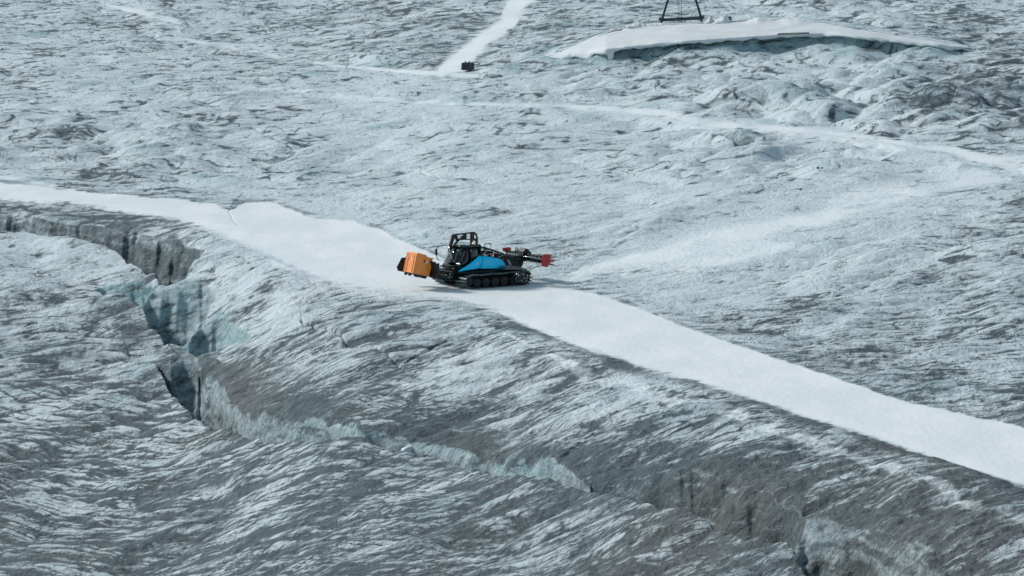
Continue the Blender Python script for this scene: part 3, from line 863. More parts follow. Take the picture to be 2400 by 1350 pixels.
# wiper and door handle
bm = bmesh.new(); tube(bm, [(2.70, .35, 1.5), (2.60, .30, 1.95), (2.42, .33, 2.3)], .02, 6); tube(bm, [(2.64, .46, 1.75), (2.44, .5, 2.3)], .014, 5)
link("wiper", bm, M_black, cab)
bm = bmesh.new(); box(bm, (.85, 1.055, 1.62), (.16, .03, .05)); link("door_handle", bm, M_chr, cab)
bm = bmesh.new(); tube(bm, [z3(1105, 375, .98), z3(1112, 392, .98)], .022, 6); link("grab_handle", bm, M_wht, cab)

# mirrors on long arms
for sd in (-1, 1):
    bm = bmesh.new()
    if sd < 0:
        pts = [(2.0, -.95, 2.68), (2.32, -1.2, 2.66), (2.66, -1.28, 2.56), (2.74, -1.3, 2.42), (2.76, -1.3, 2.02), (2.70, -1.27, 1.80), (2.6, -1.12, 1.66)]
        tube(bm, pts, .028, 8); mr = link("mirror_arm", bm, M_black, G)
        bm = bmesh.new(); box(bm, (2.76, -1.32, 2.22), (.10, .22, .40)); link("mirror", bm, M_black, mr, .03)
    else:
        pts = [(2.0, .95, 2.66), (2.28, 1.12, 2.62), (2.34, 1.14, 2.45)]
        tube(bm, pts, .024, 8); mr = link("mirror_arm", bm, M_black, G)
        bm = bmesh.new(); box(bm, (2.34, 1.16, 2.32), (.08, .18, .26)); link("mirror", bm, M_black, mr, .03)

# winch boom / guard frame over the cab
bm = bmesh.new()
hw = .055
def pz(*pts, w=hw, l=0.0): prism(bm, [zl(a, b, l) for a, b in pts], l - w, l + w)
pz((858, 165), (1150, 126), (1152, 142), (880, 182))                        # upper chord
pz((938, 226), (1108, 222), (1108, 236), (960, 240), (925, 270), (905, 262))  # lower chord
pz((858, 165), (905, 168), (845, 330), (832, 410), (800, 410), (812, 320))   # front leg
pz((905, 262), (938, 226), (955, 240), (880, 330), (850, 372), (838, 340))   # brace
pz((886, 182), (915, 176), (938, 232), (905, 250)); pz((1000, 158), (1046, 152), (1046, 228), (1006, 228))
pz((960, 210), (985, 182), (1000, 182), (1000, 230), (955, 232))
pz((1100, 138), (1150, 126), (1180, 150), (1168, 170), (1150, 160), (1150, 232), (1132, 240), (1132, 292), (1098, 292))
pz((1160, 140), (1182, 150), (1198, 200), (1196, 312), (1166, 312), (1172, 240), (1180, 205), (1168, 172))
pz((1146, 232), (1170, 214), (1176, 232), (1166, 252), (1146, 250))
boom = link("guard_frame", bm, M_black, G, .012)
bm = bmesh.new(); prism(bm, [zl(1112, 140), zl(1132, 136), zl(1130, 240), zl(1112, 240)], -.075, .075)
link("strut", bm, mat("dull_red_steel", (.06, .018, .018), .5), boom)
bm = bmesh.new(); tube(bm, [z3(815, 330, .1), z3(822, 385, .15), z3(838, 450, .4), z3(850, 500, .55)], [.05, .04, .03, .03], 8); tube(bm, [z3(812, 400, .25), z3(842, 432, .3), z3(846, 500, .4)], .03, 8, 0)
link("hydraulic_hose", bm, M_chr, boom)
bm = bmesh.new(); fb, ub = zl(1122, 285)
disc_pts = [(fb, 0, ub - .06), (fb, 0, ub + .0), (fb, 0, ub + .05), (fb, 0, ub + .075)]
tube(bm, disc_pts, [.075, .072, .06, .02], 12)
link("beacon_light", bm, M_beac, G)
bm = bmesh.new(); tube(bm, [z3(950, 268), z3(1000, 272), z3(1030, 280)], .012, 5); tube(bm, [z3(960, 262), z3(1010, 280)], .01, 5)
link("antenna", bm, M_black, roof)

# engine deck clutter behind the cab
bm = bmesh.new()
rnd = random.Random(5)
prism(bm, [(.5, 2.0), (.5, 2.12), (-.7, 1.85), (-1.5, 1.5), (-1.9, 1.45), (-1.9, 1.2), (-1.3, 1.2)], -.78, .78)
topf = [.6, .05, -.6, -1.3, -1.84, -2.5]; topu = [2.52, 2.48, 2.34, 2.08, 1.84, 1.66]
for i in range(46):
    f = rnd.uniform(-1.9, .45); l_ = rnd.uniform(-.8, .75)
    tu = float(np.interp(f, topf[::-1], topu[::-1])) - .0
    lo_u = float(np.interp(f, [-1.9, -.7, .5], [1.2, 1.75, 2.05]))
    u = rnd.uniform(lo_u, tu - .06); s_ = rnd.uniform(.06, .22)
    if i % 3: box(bm, (f, l_, u), (s_ * rnd.uniform(.8, 2.2), s_ * 1.3, s_ * .8), Matrix.Rotation(rnd.uniform(-.3, .5), 3, 'Y'), rnd.choice([0, 0, 0, 1]))
    else: disc(bm, (f, l_, u), s_ * .6, s_ * 2, 12, rnd.choice([0, 1]))
deck = link("engine_deck", bm, [M_black, M_gry], G, .01)
bm = bmesh.new()
tube(bm, [(.5, -.3, 2.5), (.0, -.3, 2.52), (-.5, -.3, 2.42), (-1.2, -.3, 2.16), (-1.9, -.3, 1.88), (-2.6, -.25, 1.66)], .05, 8)
tube(bm, [(.5, .35, 2.48), (.0, .35, 2.50), (-.5, .35, 2.38), (-1.2, .35, 2.12), (-1.9, .35, 1.84), (-2.5, .3, 1.64)], .05, 8)
tube(bm, [(.5, .75, 2.30), (-.1, .8, 2.30), (-.7, .8, 2.12), (-1.3, .8, 1.86)], .035, 8)
for f in (.3, -.2, -.6, -1.0, -1.5): tube(bm, [(f, -.3, float(np.interp(f, topf[::-1], topu[::-1])) - .02), (f, .35, float(np.interp(f, topf[::-1], topu[::-1])) - .03)], .03, 6)
link("load_rail", bm, M_black, G)
for pts_, r_ in (([z3(1290, 395, .6), z3(1330, 385, .6)], .05), ([z3(1318, 380, .75), z3(1380, 384, .75)], .045), ([z3(1245, 350, .5), z3(1275, 360, .5), z3(1285, 400, .5)], .05), ([z3(1470, 470, .9), z3(1510, 462, .9)], .03)):
    bm = bmesh.new(); tube(bm, pts_, r_, 8); link("pipe", bm, M_chr, G)
bm = bmesh.new(); box(bm, z3(1385, 440, .8), (.14, .1, .10)); link("filler_cap", bm, M_red, G, .01)
bm = bmesh.new()
tube(bm, [z3(1278, 340, -.2), z3(1305, 285, -.2), z3(1375, 290, .1), z3(1378, 345, .1)], .025, 6); box(bm, z3(1300, 288, -.2), (.10, .08, .05)); box(bm, z3(1372, 290, .1), (.10, .08, .08)); box(bm, z3(1340, 285, 0), (.2, .08, .04))
link("rear_light_bracket", bm, M_black, G)

# rear hitch, winch drum and cylinders
bm = bmesh.new()
prism(bm, [(-1.5, 1.9), (-2.05, 1.80), (-2.5, 1.55), (-2.75, 1.3), (-2.6, 1.15), (-2.2, .9), (-1.4, 1.1)], -.75, .55)
prism(bm, [(-2.3, 1.75), (-3.1, 1.78), (-3.5, 1.62), (-3.4, 1.45), (-2.6, 1.45)], -.12, .12)
for l_ in (-.5, .5): tube(bm, [(-2.4, l_, 1.15), (-3.0, l_, 1.45), (-3.55, l_, 1.55)], .07, 8)
link("hitch_frame", bm, M_black, G, .02)
bm = bmesh.new(); disc(bm, (-2.72, .35, 1.32), .36, .10, 28, 0); disc(bm, (-2.72, .05, 1.32), .26, .55, 24, 1); disc(bm, (-2.72, -.3, 1.32), .36, .08, 28, 0); ring(bm, (-2.72, .42, 1.32), .26, .30, .06, 24, 1)
link("winch_drum", bm, [M_black, M_gry], G)
for pts_, r_ in (([z3(1602, 512, .75), z3(1618, 545, .85), z3(1634, 590, .9)], .03), ([z3(1616, 512, .75), z3(1634, 545, .85), z3(1648, 590, .9)], .03), ([(-2.95, .25, 1.45), (-3.05, .2, 1.05)], .035)):
    bm = bmesh.new(); tube(bm, pts_, r_, 8); link("hydraulic_cylinder", bm, M_chr, G)

# tiller raised behind
til = bpy.data.objects.new("tiller", None); C.objects.link(til); til.parent = G; til.location = (-3.6, 0, 1.62)
bm = bmesh.new()
prof = [(.26, -.30), (.36, .0), (.28, .20), (.05, .30), (-.20, .24), (-.46, .0), (-.70, -.26), (-.66, -.34), (-.3, -.22), (-.1, -.34)]
prism(bm, [(a * .72, b * .72 + .02) for a, b in prof], -2.3, 2.3)
rt_ = random.Random(9)
for i in range(16):
    l_ = -2.1 + i * .28
    box(bm, (rt_.uniform(-.15, .2), l_, .2 + rt_.uniform(-.04, .06)), (rt_.uniform(.12, .4), rt_.uniform(.06, .2), rt_.uniform(.08, .2)), Matrix.Rotation(rt_.uniform(-.4, .4), 3, 'Y'))
link("housing", bm, M_dark, til, .02)
bm = bmesh.new()
tube(bm, [(.05, -2.25, -.12), (.05, 2.25, -.12)], .11, 14, 0)
for i in range(60):
    a = i * 1.3; l_ = -2.2 + i * 4.4 / 59
    box(bm, (.05 + .19 * math.cos(a), l_, -.12 + .19 * math.sin(a)), (.08, .03, .05), Matrix.Rotation(-a, 3, 'Y'), 0)
link("tiller_shaft", bm, M_black, til)
bm = bmesh.new(); tube(bm, [(.32, -1.9, .10), (.34, 2.1, .10)], .035, 8); link("drive_pipe", bm, M_chr, til)
bm = bmesh.new()
prism(bm, [(.45, .12), (.40, .42), (.22, .62), (.08, .60), (-.25, .28), (-.3, .05)], -.55, .25)
box(bm, (.15, .6, .22), (.12, 2.9, .05), None, 0)
for l_ in (-.8, .6, 1.1, 1.6, 2.0): box(bm, (.15, l_, .25), (.22, .14, .12), None, 1)
gb = link("gearbox_cover", bm, [M_dark, M_gry], til, .02)
bm = bmesh.new(); tube(bm, [(.75, -.2, .2), (.78, -.2, .55), (.68, -.2, .68), (.58, -.2, .6), (.55, -.15, .3)], .03, 8); link('hydraulic_hose', bm, M_black, til)
bm = bmesh.new()
for i in range(40):
    l_ = -2.2 + i * 4.4 / 39
    box(bm, (-.78, l_, -.36), (.36, .06, .02), Matrix.Rotation(-.5, 3, 'Y'))
link("finisher_comb", bm, M_black, til)
ox, oz = -3.6, 1.62
def tz(zx, zy, l): f, u = zl(zx, zy, l); return (f - ox, u - oz)
bm = bmesh.new(); prism(bm, [tz(2084, 432, 2.4), tz(2170, 432, 2.4), tz(2184, 445, 2.4), tz(2172, 520, 2.4), tz(2158, 560, 2.4), tz(2150, 590, 2.4), tz(2130, 606, 2.4), tz(2064, 592, 2.4), tz(2068, 450, 2.4)], 2.36, 2.44)
tag(link("side_flap", bm, M_red, til, .015), "red plastic side flap at the near end of the tiller")
bm = bmesh.new(); prism(bm, [tz(1530, 340, -2.4), tz(1615, 328, -2.4), tz(1648, 338, -2.4), tz(1632, 425, -2.4), tz(1628, 500, -2.4), tz(1575, 500, -2.4), tz(1580, 395, -2.4), tz(1538, 385, -2.4)], -2.44, -2.36)
tag(link("side_flap", bm, M_red, til, .015), "dark red side flap at the far end of the tiller")
bm = bmesh.new(); prism(bm, [tz(2160, 512, 2.3), tz(2195, 496, 2.3), tz(2235, 505, 2.3), tz(2290, 512, 2.3), tz(2240, 518, 2.3), tz(2215, 540, 2.3), tz(2160, 534, 2.3)], 2.28, 2.32)
link("pointer_arm", bm, M_pink, til)
for l_ in (1.2, 1.9):
    bm = bmesh.new(); tube(bm, [(.2, l_, .22), (-.1, l_ + .2, .27), (-.4, l_ + .45, .12)], .03, 6); link("spring_arm", bm, M_black, til)

# front blade and lift arms
bl_ = bpy.data.objects.new("blade", None); C.objects.link(bl_); bl_.parent = G; bl_.location = (4.3, 0, .95)
bm = bmesh.new()
prism(bm, [(.10, -.08), (.0, .10), (-.04, .45), (.02, .80), (.14, .98), (.18, .96), (.08, .78), (.03, .45), (.07, .12), (.16, -.06)], -2.05, 1.42)
for l_ in (-1.9, -1.2, -.5, .2, .9, 1.35): box(bm, (-.10, l_, .42), (.16, .05, .9))
box(bm, (-.12, -.3, .75), (.08, 3.3, .08)); box(bm, (-.12, -.3, .15), (.08, 3.3, .08))
link("mouldboard", bm, M_black, bl_, .01)
bm = bmesh.new()
v0 = [(-.0, -2.05, -.05), (.05, -2.05, .98), (.62, -2.22, .92), (.95, -2.30, .30), (.86, -2.28, .05), (.45, -2.18, -.05)]
a = [bm.verts.new(p) for p in v0]; b_ = [bm.verts.new((p[0], p[1] - .05, p[2])) for p in v0]
bm.faces.new(a); bm.faces.new(b_[::-1])
for j in range(6): bm.faces.new((a[j], a[(j + 1) % 6], b_[(j + 1) % 6], b_[j]))
link("side_wing", bm, M_dark, bl_, .01)
bm = bmesh.new()
for l_ in (-.75, .75):
    tube(bm, [(2.5, l_ * .85, .55), (3.3, l_ * .95, .60), (3.9, l_, .85), (4.22, l_, 1.0)], [.09, .10, .10, .08], 10)
    tube(bm, [(2.8, l_ * .5, .95), (3.5, l_ * .6, 1.05)], .07, 10); tube(bm, [(3.5, l_ * .6, 1.05), (4.2, l_ * .7, 1.35)], .035, 8, 1)
box(bm, (3.95, 0, .98), (.25, 1.5, .22)); box(bm, (4.12, 0, 1.3), (.12, 1.1, .75))
tube(bm, [(4.0, 1.0, 1.0), (3.4, 1.15, .75), (2.9, 1.05, .52)], .05, 8)
link("lift_arm", bm, [M_black, M_gry], G, .0)
bm = bmesh.new(); tube(bm, [z3(608, 488, .7), z3(690, 512, .7), z3(745, 520, .6)], .016, 6); link("cable", bm, M_wht, G)

# ------------------------------------------------------------------ orange crate carried on the blade
fc, uc = zl(352, 690, .7)
pit = R(13.5)
import mathutils
crate = bpy.data.objects.new("equipment_crate", None); C.objects.link(crate)
Lc, Wc, Hc = 1.24, 1.36, 1.30
base = Vector((fc - Lc / 2 * math.cos(pit), 0.0, uc - Lc / 2 * math.sin(pit)))
crate.matrix_world = Matrix.Translation((VX, VY, 0)) @ Matrix.Rotation(VROT, 4, 'Z') @ Matrix.Translation(base) @ Matrix.Rotation(-pit, 4, 'Y')
tag(crate, "orange steel crate with hazard diamonds, carried tilted on the front of the groomer", "crate")
bm = bmesh.new()
h = Lc / 2
prism(bm, [(-h, 0), (h, 0), (h + .02, Hc - .02), (h - .02, Hc), (-h, Hc - .06)], -Wc / 2, Wc / 2)
body = link("crate_body", bm, M_org, crate, .02)
bm = bmesh.new(); prism(bm, [(h + .03, Hc - .02), (h + .03, Hc + .10), (-.06, Hc + .07), (-.10, Hc - .04)], .0, Wc / 2 + .02); prism(bm, [(h - .05, Hc - .0), (h - .05, Hc + .05), (-h, Hc + .0), (-h, Hc - .06)], -Wc / 2, -.02)
link("lid", bm, M_org, crate, .015)
bm = bmesh.new()
for l_ in (-Wc / 2 + .05, -Wc / 2 + .30, Wc / 2 - .32, Wc / 2 - .06): box(bm, (h + .02, l_, Hc / 2), (.045, .05, Hc))
for u in (.03, Hc - .03): box(bm, (h + .015, 0, u), (.035, Wc, .05))
for f in (-h + .04, h - .04): box(bm, (f, Wc / 2 + .006, Hc / 2), (.05, .03, Hc))
box(bm, (0, Wc / 2 + .006, .03), (Lc, .03, .05))
link("frame_ribs", bm, M_org, crate, .008)
def diamond(c, s_, ax, m_, nm):
    bm = bmesh.new()
    if ax == 'l': P = [(c[0] + s_, c[1], c[2]), (c[0], c[1], c[2] + s_), (c[0] - s_, c[1], c[2]), (c[0], c[1], c[2] - s_)]; n_ = Vector((0, .012, 0))
    else: P = [(c[0], c[1] + s_, c[2]), (c[0], c[1], c[2] + s_), (c[0], c[1] - s_, c[2]), (c[0], c[1], c[2] - s_)]; n_ = Vector((.012, 0, 0))
    a = [bm.verts.new(p) for p in P]; b_ = [bm.verts.new(Vector(p) + n_) for p in P]
    bm.faces.new(a); bm.faces.new(b_)
    for j in range(4): bm.faces.new((a[j], a[(j + 1) % 4], b_[(j + 1) % 4], b_[j]))
    return link(nm, bm, m_, body)
tag(diamond((-.02, Wc / 2 + .004, .95), .115, 'l', M_red, "hazard_placard"), "red hazard diamond")
w_ = tag(diamond((-.22, Wc / 2 + .004, .90), .13, 'l', M_wht, "hazard_placard"), "white hazard diamond with blue lower marks")
diamond((-.22, Wc / 2 + .018, .87), .045, 'l', mat("placard_blue", (.25, .32, .5), .5), "hazard_placard")
diamond((h + .004, .05, .92), .10, 'f', M_wht, "hazard_placard"); diamond((h + .004, -.18, .92), .10, 'f', M_pink, "hazard_placard")
bm = bmesh.new()
box(bm, (0, .38, -.05), (Lc, .12, .09)); box(bm, (0, -.38, -.05), (Lc, .12, .09)); box(bm, (.45, 0, -.05), (.12, Wc, .08))
link("pallet_frame", bm, M_black, crate, .01)
for x_, y_ in ((.50, -.52), (.50, .0), (.36, .52), (-.12, .55), (-.35, .56), (-.5, -.5)):
    bm = bmesh.new(); tube(bm, [(x_, y_, -.20), (x_, y_, -.02)], .11, 10); link("foot", bm, M_dark, crate, .01)
# ------------------------------------------------------------------ things on the far ice bench
def hit(px, py, off=0.0):
    """point at height off above the smooth base surface, seen along a direction"""
    y = np.linspace(150, 900, 9000)
    dx, dy, dz = px_dir(px, py); t = y / dy
    g = CAM_H + dz * t - base_z(dx * t, y) - off
    i = int(np.argmax(g < 0))
    a = g[i - 1] / (g[i - 1] - g[i]); ti = t[i - 1] + a * (t[i] - t[i - 1])
    return Vector((float(dx * ti), float(dy * ti), float(CAM_H + dz * ti)))
def bench_h(px): return PLAT_H * float(np.interp(px, [1270,1330,1420,1600,2000,2200,2275], [.15,.55,.95,1.05,.8,.4,.12]))

M_fleece = mat("white_fleece", (.62, .65, .66), .9, var=.10, vscale=.5, bump=.7, bscale=1.4)
M_fleece2 = mat("grey_white_fleece", (.52, .55, .56), .9, var=.08, vscale=.8, bump=.3, bscale=4)
M_pyl = mat("green_grey_steel", (.035, .062, .066), .5, .2, var=.2, vscale=3)
M_wood = mat("weathered_wood", (.07, .062, .055), .85, var=.3, vscale=8)

def fleece_cover():
    us = np.arange(1279, 2274, 4.0)
    TB = 14
    bm = bmesh.new(); grid = []
    rn = np.random.RandomState(3)
    for k, u in enumerate(us):
        pt_ = float(np.interp(u, PLAT_T[:, 0], PLAT_T[:, 1])); pb_ = float(np.interp(u, PLAT_B[:, 0], PLAT_B[:, 1]))
        if pb_ - pt_ < 3: pt_ = pb_ - 3
        H = bench_h(u); col = []
        for j in range(TB + 1):
            t = j / TB
            P = hit(u, pt_ + (pb_ - pt_) * t, H + .07)
            n_ = float(noise(np.array([P.x / 1.6]), np.array([P.y / 6]), 71)[0]) * .16 + float(noise(np.array([P.x / .5]), np.array([P.y / 4]), 72)[0]) * .05 + float(noise(np.array([P.x / .32]), np.array([P.y / 2.2]), 75)[0]) * .07 * (.2 + t * t)
            bump_ = .5 * math.exp(-abs((u - 1776) / 18)) * math.exp(-((t - .05) / .16) ** 2) + .35 * math.exp(-((u - 1860) / 40) ** 2) * math.exp(-((t - .1) / .2) ** 2)
            endf = 1 + 1.2 * smooth(1460, 1380, u)
            P.z += n_ * endf * (1 - .5 * t) + bump_
            col.append(bm.verts.new(P))
        P = Vector(col[-1].co)
        hang = (.30 + .22 * float(noise(np.array([u / 40.0]), np.array([3.3]), 73)[0]) + .10 * float(noise(np.array([u / 11.0]), np.array([8.3]), 74)[0])) * (1 + .9 * float(smooth(1450, 1400, u)) * (.5 + .5 * math.sin(u / 9)))
        if 1424 < u < 1436: hang += .9
        hang *= float(smooth(1276, 1330, u)) * float(smooth(2276, 2230, u)) * .95 + .05
        for q_, (oy, oz) in enumerate(((-.06, -.10), (-.10, -.55), (-.08 + .10 * math.sin(u / 5), -1.0))):
            col.append(bm.verts.new((P.x, P.y + oy, P.z + oz * hang)))
        grid.append(col)
    tv = [v for c_ in grid for v in c_[:TB + 1]]
    gz = fields(np.array([v.co.x for v in tv]), np.array([v.co.y for v in tv]))[0]
    for v, z_ in zip(tv, gz): v.co.z = max(v.co.z, float(z_) + .10)
    for a, b_ in zip(grid[:-1], grid[1:]):
        for j in range(len(a) - 1):
            f = bm.faces.new((a[j], b_[j], b_[j + 1], a[j + 1])); f.smooth = True
    o = link("fleece_cover", bm, M_fleece)
    md = o.modifiers.new("thickness", 'SOLIDIFY'); md.thickness = .04; md.offset = 1
    for p in o.data.polygons: p.use_smooth = True
    return tag(o, "long white fleece sheet covering the raised ice bench below the pylon", "ice cover")
fleece_cover()

def drape(name, px, py, wid, dep, hgt, seed, label, m_=None, cat="fleece", peak=None, rotz=0.0):
    """crumpled heap of cloth standing on the bench"""
    o0 = hit(px, py, bench_h(px) + .05)
    bm = bmesh.new(); N = 26
    g = []
    for i in range(N + 1):
        r_ = []
        for j in range(N + 1):
            a, b_ = i / N * 2 - 1, j / N * 2 - 1
            rr = max(abs(a), abs(b_))
            x_, y_ = a * wid / 2, b_ * dep / 2
            pk = (1 - abs(a - (peak or 0)) / (1 + abs(peak or 0))) ** 1.1 * (1 - b_ * b_) ** .6
            n_ = float(noise(np.array([x_ / .35 + seed]), np.array([y_ / .8]), 80 + seed)[0])
            z_ = hgt * max(0, pk) * (1 + .5 * n_) + .06 * n_ * (rr < .97)
            r_.append(bm.verts.new((x_, y_, z_)))
        g.append(r_)
    for i in range(N):
        for j in range(N):
            bm.faces.new((g[i][j], g[i + 1][j], g[i + 1][j + 1], g[i][j + 1])).smooth = True
    o = link(name, bm, m_ or M_fleece); o.location = o0; o.rotation_euler = (0, 0, rotz)
    md = o.modifiers.new("thickness", 'SOLIDIFY'); md.thickness = .03
    return tag(o, label, cat)
drape("fleece_heap", 1693, 55, 1.9, 1.8, .80, 1, "peaked heap of white fleece just right of the pylon foot", peak=.1)
drape("fleece_heap", 1664, 55, 1.1, 1.3, .62, 2, "smaller crumpled grey white fleece bundle between the pylon and the peaked heap", M_fleece2)
drape("fleece_heap", 1505, 64, 3.0, 1.8, .42, 3, "flat white fleece roll left of the pylon behind the sheet edge", peak=-.2)
drape("fleece_heap", 1556, 60, 1.8, 1.2, .22, 4, "low strip of white fleece beside the left pylon foot")

def ground_box(name, px, py, size, rotz, m_, off, label, cat, tilt=0.0, bev=.02):
    o0 = hit(px, py, off)
    bm = bmesh.new(); box(bm, (0, 0, size[2] / 2), size)
    o = link(name, bm, m_, None, bev); o.location = o0; o.rotation_euler = (0, tilt, rotz)
    return tag(o, label, cat)
# timber plank lying on the sheet edge: three boards nailed together
pl = empty("timber_plank", hit(1859, 80.5, bench_h(1859) + .22), (0, R(-1.5), R(4)))
tag(pl, "dark weathered timber plank lying along the lower edge of the white fleece sheet", "plank")
bm = bmesh.new(); box(bm, (0, 0, .03), (2.9, .16, .07)); link("board", bm, M_wood, pl, .01)
bm = bmesh.new(); box(bm, (.04, -.02, .12), (2.84, .14, .06)); link("board", bm, M_wood, pl, .01)
# dark wooden box behind the heap
wb = empty("wooden_box", hit(1704, 52, bench_h(1704)), (0, 0, R(8)))
tag(wb, "small dark slatted box behind the peaked fleece heap", "box")
for k in range(3):
    bm = bmesh.new(); box(bm, (0, 0, .10 + .17 * k), (.75, .6, .15)); link("slat", bm, M_wood, wb, .012)
bm = bmesh.new(); box(bm, (0, 0, .28), (.66, .52, .5)); link("lining", bm, M_black, wb)
# blue tarpaulin at the left tip
bm = bmesh.new(); top = []; 
for k, u in enumerate(np.arange(1284, 1352, 3.0)):
    P = hit(u, float(np.interp(u, PLAT_B[:, 0], PLAT_B[:, 1])) + .5, bench_h(u) + .02)
    hh = .30 + .12 * math.sin(k * 1.1)
    top.append([bm.verts.new((P.x, P.y - .10, P.z - .02)), bm.verts.new((P.x, P.y - .2 - .05 * math.sin(k * 1.7), P.z - hh * .5)), bm.verts.new((P.x, P.y - .26 - .09 * math.sin(k * 2.3), P.z - hh))])
for a, b_ in zip(top[:-1], top[1:]):
    for j in (0, 1): bm.faces.new((a[j], b_[j], b_[j + 1], a[j + 1])).smooth = True
o = link("blue_tarpaulin", bm, mat("blue_teal_tarpaulin", (.01, .13, .18), .5, var=.5, vscale=2))
o.modifiers.new("thickness", 'SOLIDIFY').thickness = .02
tag(o, "torn teal blue tarpaulin hanging at the left tip of the white fleece sheet", "tarpaulin")
# thin red marker pole lying on the back edge
bm = bmesh.new()
A, B = hit(1430, 77, bench_h(1430) + .1), hit(1456, 70, bench_h(1456) + .2)
tube(bm, [A, B], .05, 8); tube(bm, [A + Vector((.1, 0, .1)), B + Vector((-.4, 0, .12))], .03, 6)
tag(link("marker_pole", bm, mat("faded_red_paint", (.25, .05, .06), .6)), "thin red pole lying on the back edge of the fleece sheet, left part", "pole")

# ------------------------------------------------------------------ lift pylon
fl = hit(1551, 55, bench_h(1551)); fr_ = hit(1644, 50.5, bench_h(1644))
pyl = empty("lift_pylon", (fl + fr_) / 2)
pyl.rotation_euler = (0, 0, math.atan2(fr_.y - fl.y, fr_.x - fl.x))
tag(pyl, "dark steel A-frame lift pylon standing on the white covered ice bench", "pylon")
W_ = (fr_ - fl).length / 2
HT = 5.6
dzl = (fl.z - fr_.z) / 2
for sd in (-1, 1):
    bm = bmesh.new()
    zf = dzl * -sd
    a = Vector((sd * W_, 0, zf + .30)); b_ = Vector((sd * .25, 0, HT))
    d = (b_ - a); L_ = d.length
    rot = d.to_track_quat('Z', 'Y').to_matrix()
    for oy in (-.11, .11): box(bm, (a + b_) / 2 + Vector((0, oy, 0)), (.30, .03, L_), rot)
    box(bm, (a + b_) / 2, (.04, .2, L_), rot)
    box(bm, a + Vector((sd * .02, 0, .12)), (.42, .34, .30))
    leg = link("leg", bm, M_pyl, pyl, .01)
    bm = bmesh.new(); box(bm, (sd * W_ + sd * .03, 0, zf + .05), (.16, .16, .5)); box(bm, (sd * W_ + sd * .03, 0, zf - .17), (.42, .42, .06)); link("foot", bm, M_pyl, leg, .01)
bm = bmesh.new()
a = Vector((-W_, 0, dzl + .33)); b_ = Vector((W_, 0, -dzl + .33)); d = b_ - a
rot = d.to_track_quat('X', 'Z').to_matrix()
box(bm, (a + b_) / 2 + Vector((0, 0, .13)), (d.length, .20, .035), rot); box(bm, (a + b_) / 2 - Vector((0, 0, .13)), (d.length, .20, .035), rot); box(bm, (a + b_) / 2, (d.length, .05, .28), rot)
link("base_beam", bm, M_pyl, pyl, .005)
bm = bmesh.new()
for x_ in (-.14, .12): tube(bm, [(x_ - .05, -.25, -.05), (x_ - .12, -.05, HT - .4)], .022, 6)
for k in range(18): z_ = .1 + k * .29; q_ = -.07 * (z_ / HT); tube(bm, [(-.19 + q_, -.23, z_), (.07 + q_, -.23, z_)], .014, 5)
link("ladder", bm, M_pyl, pyl)
bm = bmesh.new()
box(bm, (0, 0, HT + .1), (1.0, .4, .3)); box(bm, (0, 0, HT + .38), (3.6, .22, .22))
link("cross_arm", bm, M_pyl, pyl, .01)
for sd in (-1, 1):
    bm = bmesh.new(); ring(bm, (sd * 1.7, 0, HT + .62), .12, .22, .08, 18); disc(bm, (sd * 1.7, 0, HT + .62), .05, .2, 8); box(bm, (sd * 1.7, .08, HT + .52), (.1, .04, .3))
    link("sheave", bm, M_gry, pyl)

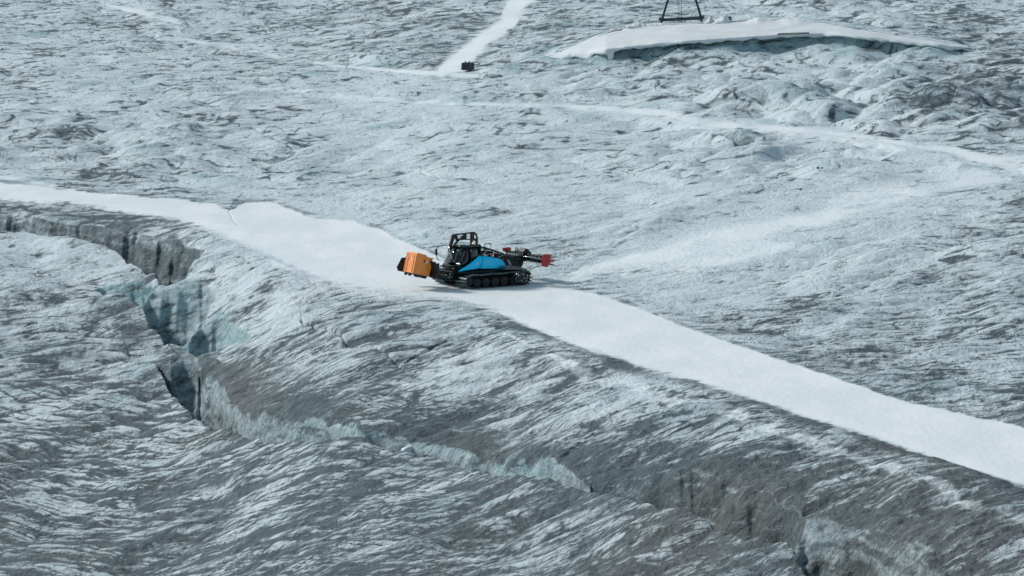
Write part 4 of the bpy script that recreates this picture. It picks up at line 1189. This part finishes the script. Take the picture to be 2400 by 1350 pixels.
# ------------------------------------------------------------------ dark container by the upper snow chute
bxp = hit(1096.5, 163.5, .12)
cx = empty("steel_container", bxp, (0, 0, R(-24)))
kpx = bxp.y / FPX
tag(cx, "small dark steel container with two lifting lugs at the foot of the upper snow chute", "container")
Wb = 21 * kpx; 
bm = bmesh.new(); prism(bm, [(-Wb / 2 - .02, 0), (Wb / 2 + .02, 0), (Wb / 2 - .05, 17 * kpx), (-Wb / 2 + .02, 17 * kpx)], -.55, .55)
link("body", bm, mat("dark_grey_steel", (.028, .038, .04), .5, .3, var=.3, vscale=3), cx, .02)
bm = bmesh.new(); box(bm, (-Wb / 2 - .015, 0, 8 * kpx), (.03, .9, 14 * kpx)); tag(link("end_panel", bm, mat("faded_pink_grey", (.34, .26, .27), .7), cx), "faded pinkish end panel")
for z_ in (4, 9, 14):
    bm = bmesh.new(); box(bm, (0, -.57, z_ * kpx), (Wb * .94, .05, .05)); link("rib", bm, M_black, cx, .01)
for x_ in (-.22, .20):
    bm = bmesh.new(); box(bm, (x_, -.1, 18.2 * kpx), (.08, .08, .22)); link("lug", bm, M_black, cx, .01)
bm = bmesh.new(); tube(bm, [(Wb / 2, .2, .5), (Wb / 2 + .5, 1.5, .3), (Wb / 2 + 1.1, 4.5, .4), (Wb / 2 + 1.3, 6, .3)], .03, 6); link("tow_cable", bm, M_black, cx)

# ------------------------------------------------------------------ loose stones and an ice block
def stone(px, py, r, seed, m_, label, cat, group=None, sq=.6, name="stone"):
    x_, y_ = base_hit(px, py)
    x_, y_, z_ = surface_hit(px, py, y_ - 25, y_ + 25)      # settle on the real surface
    bm = bmesh.new(); bmesh.ops.create_icosphere(bm, subdivisions=3, radius=r)
    rn = random.Random(seed)
    pl_ = [Vector((rn.uniform(-1, 1), rn.uniform(-1, 1), rn.uniform(-.4, 1))).normalized() for _ in range(9)]
    for v in bm.verts:
        d = v.co.normalized()
        for q in pl_:
            e = d.dot(q)
            if e > .72: v.co -= q * (v.co.dot(q) - .72 * r) * .9
        v.co.z *= sq
    o = link(name, bm, m_); o.location = (x_, y_, z_ + r * sq * .3); o.rotation_euler = (0, 0, rn.uniform(0, 3))
    return tag(o, label, cat, group)
M_stone = mat("dark_stone", (.04, .043, .045), .8, var=.4, vscale=6)
stone(1917, 394, .14, 1, M_stone, "left one of two small dark stones lying together on pale ice, right of centre", "stone")
stone(1927, 394, .11, 2, M_stone, "right one of two small dark stones lying together on pale ice, right of centre", "stone")
stone(1876, 444, .12, 3, M_stone, "single small dark stone on pale ice below the pair of stones", "stone")
M_iceb = mat("white_ice_block", (.60, .66, .68), .45, var=.15, vscale=3, bump=.4, bscale=6)
stone(958, 1058, .48, 4, M_iceb, "pale wedge shaped ice block wedged in the lower crevasse", "ice block", sq=.62, name="ice_block")
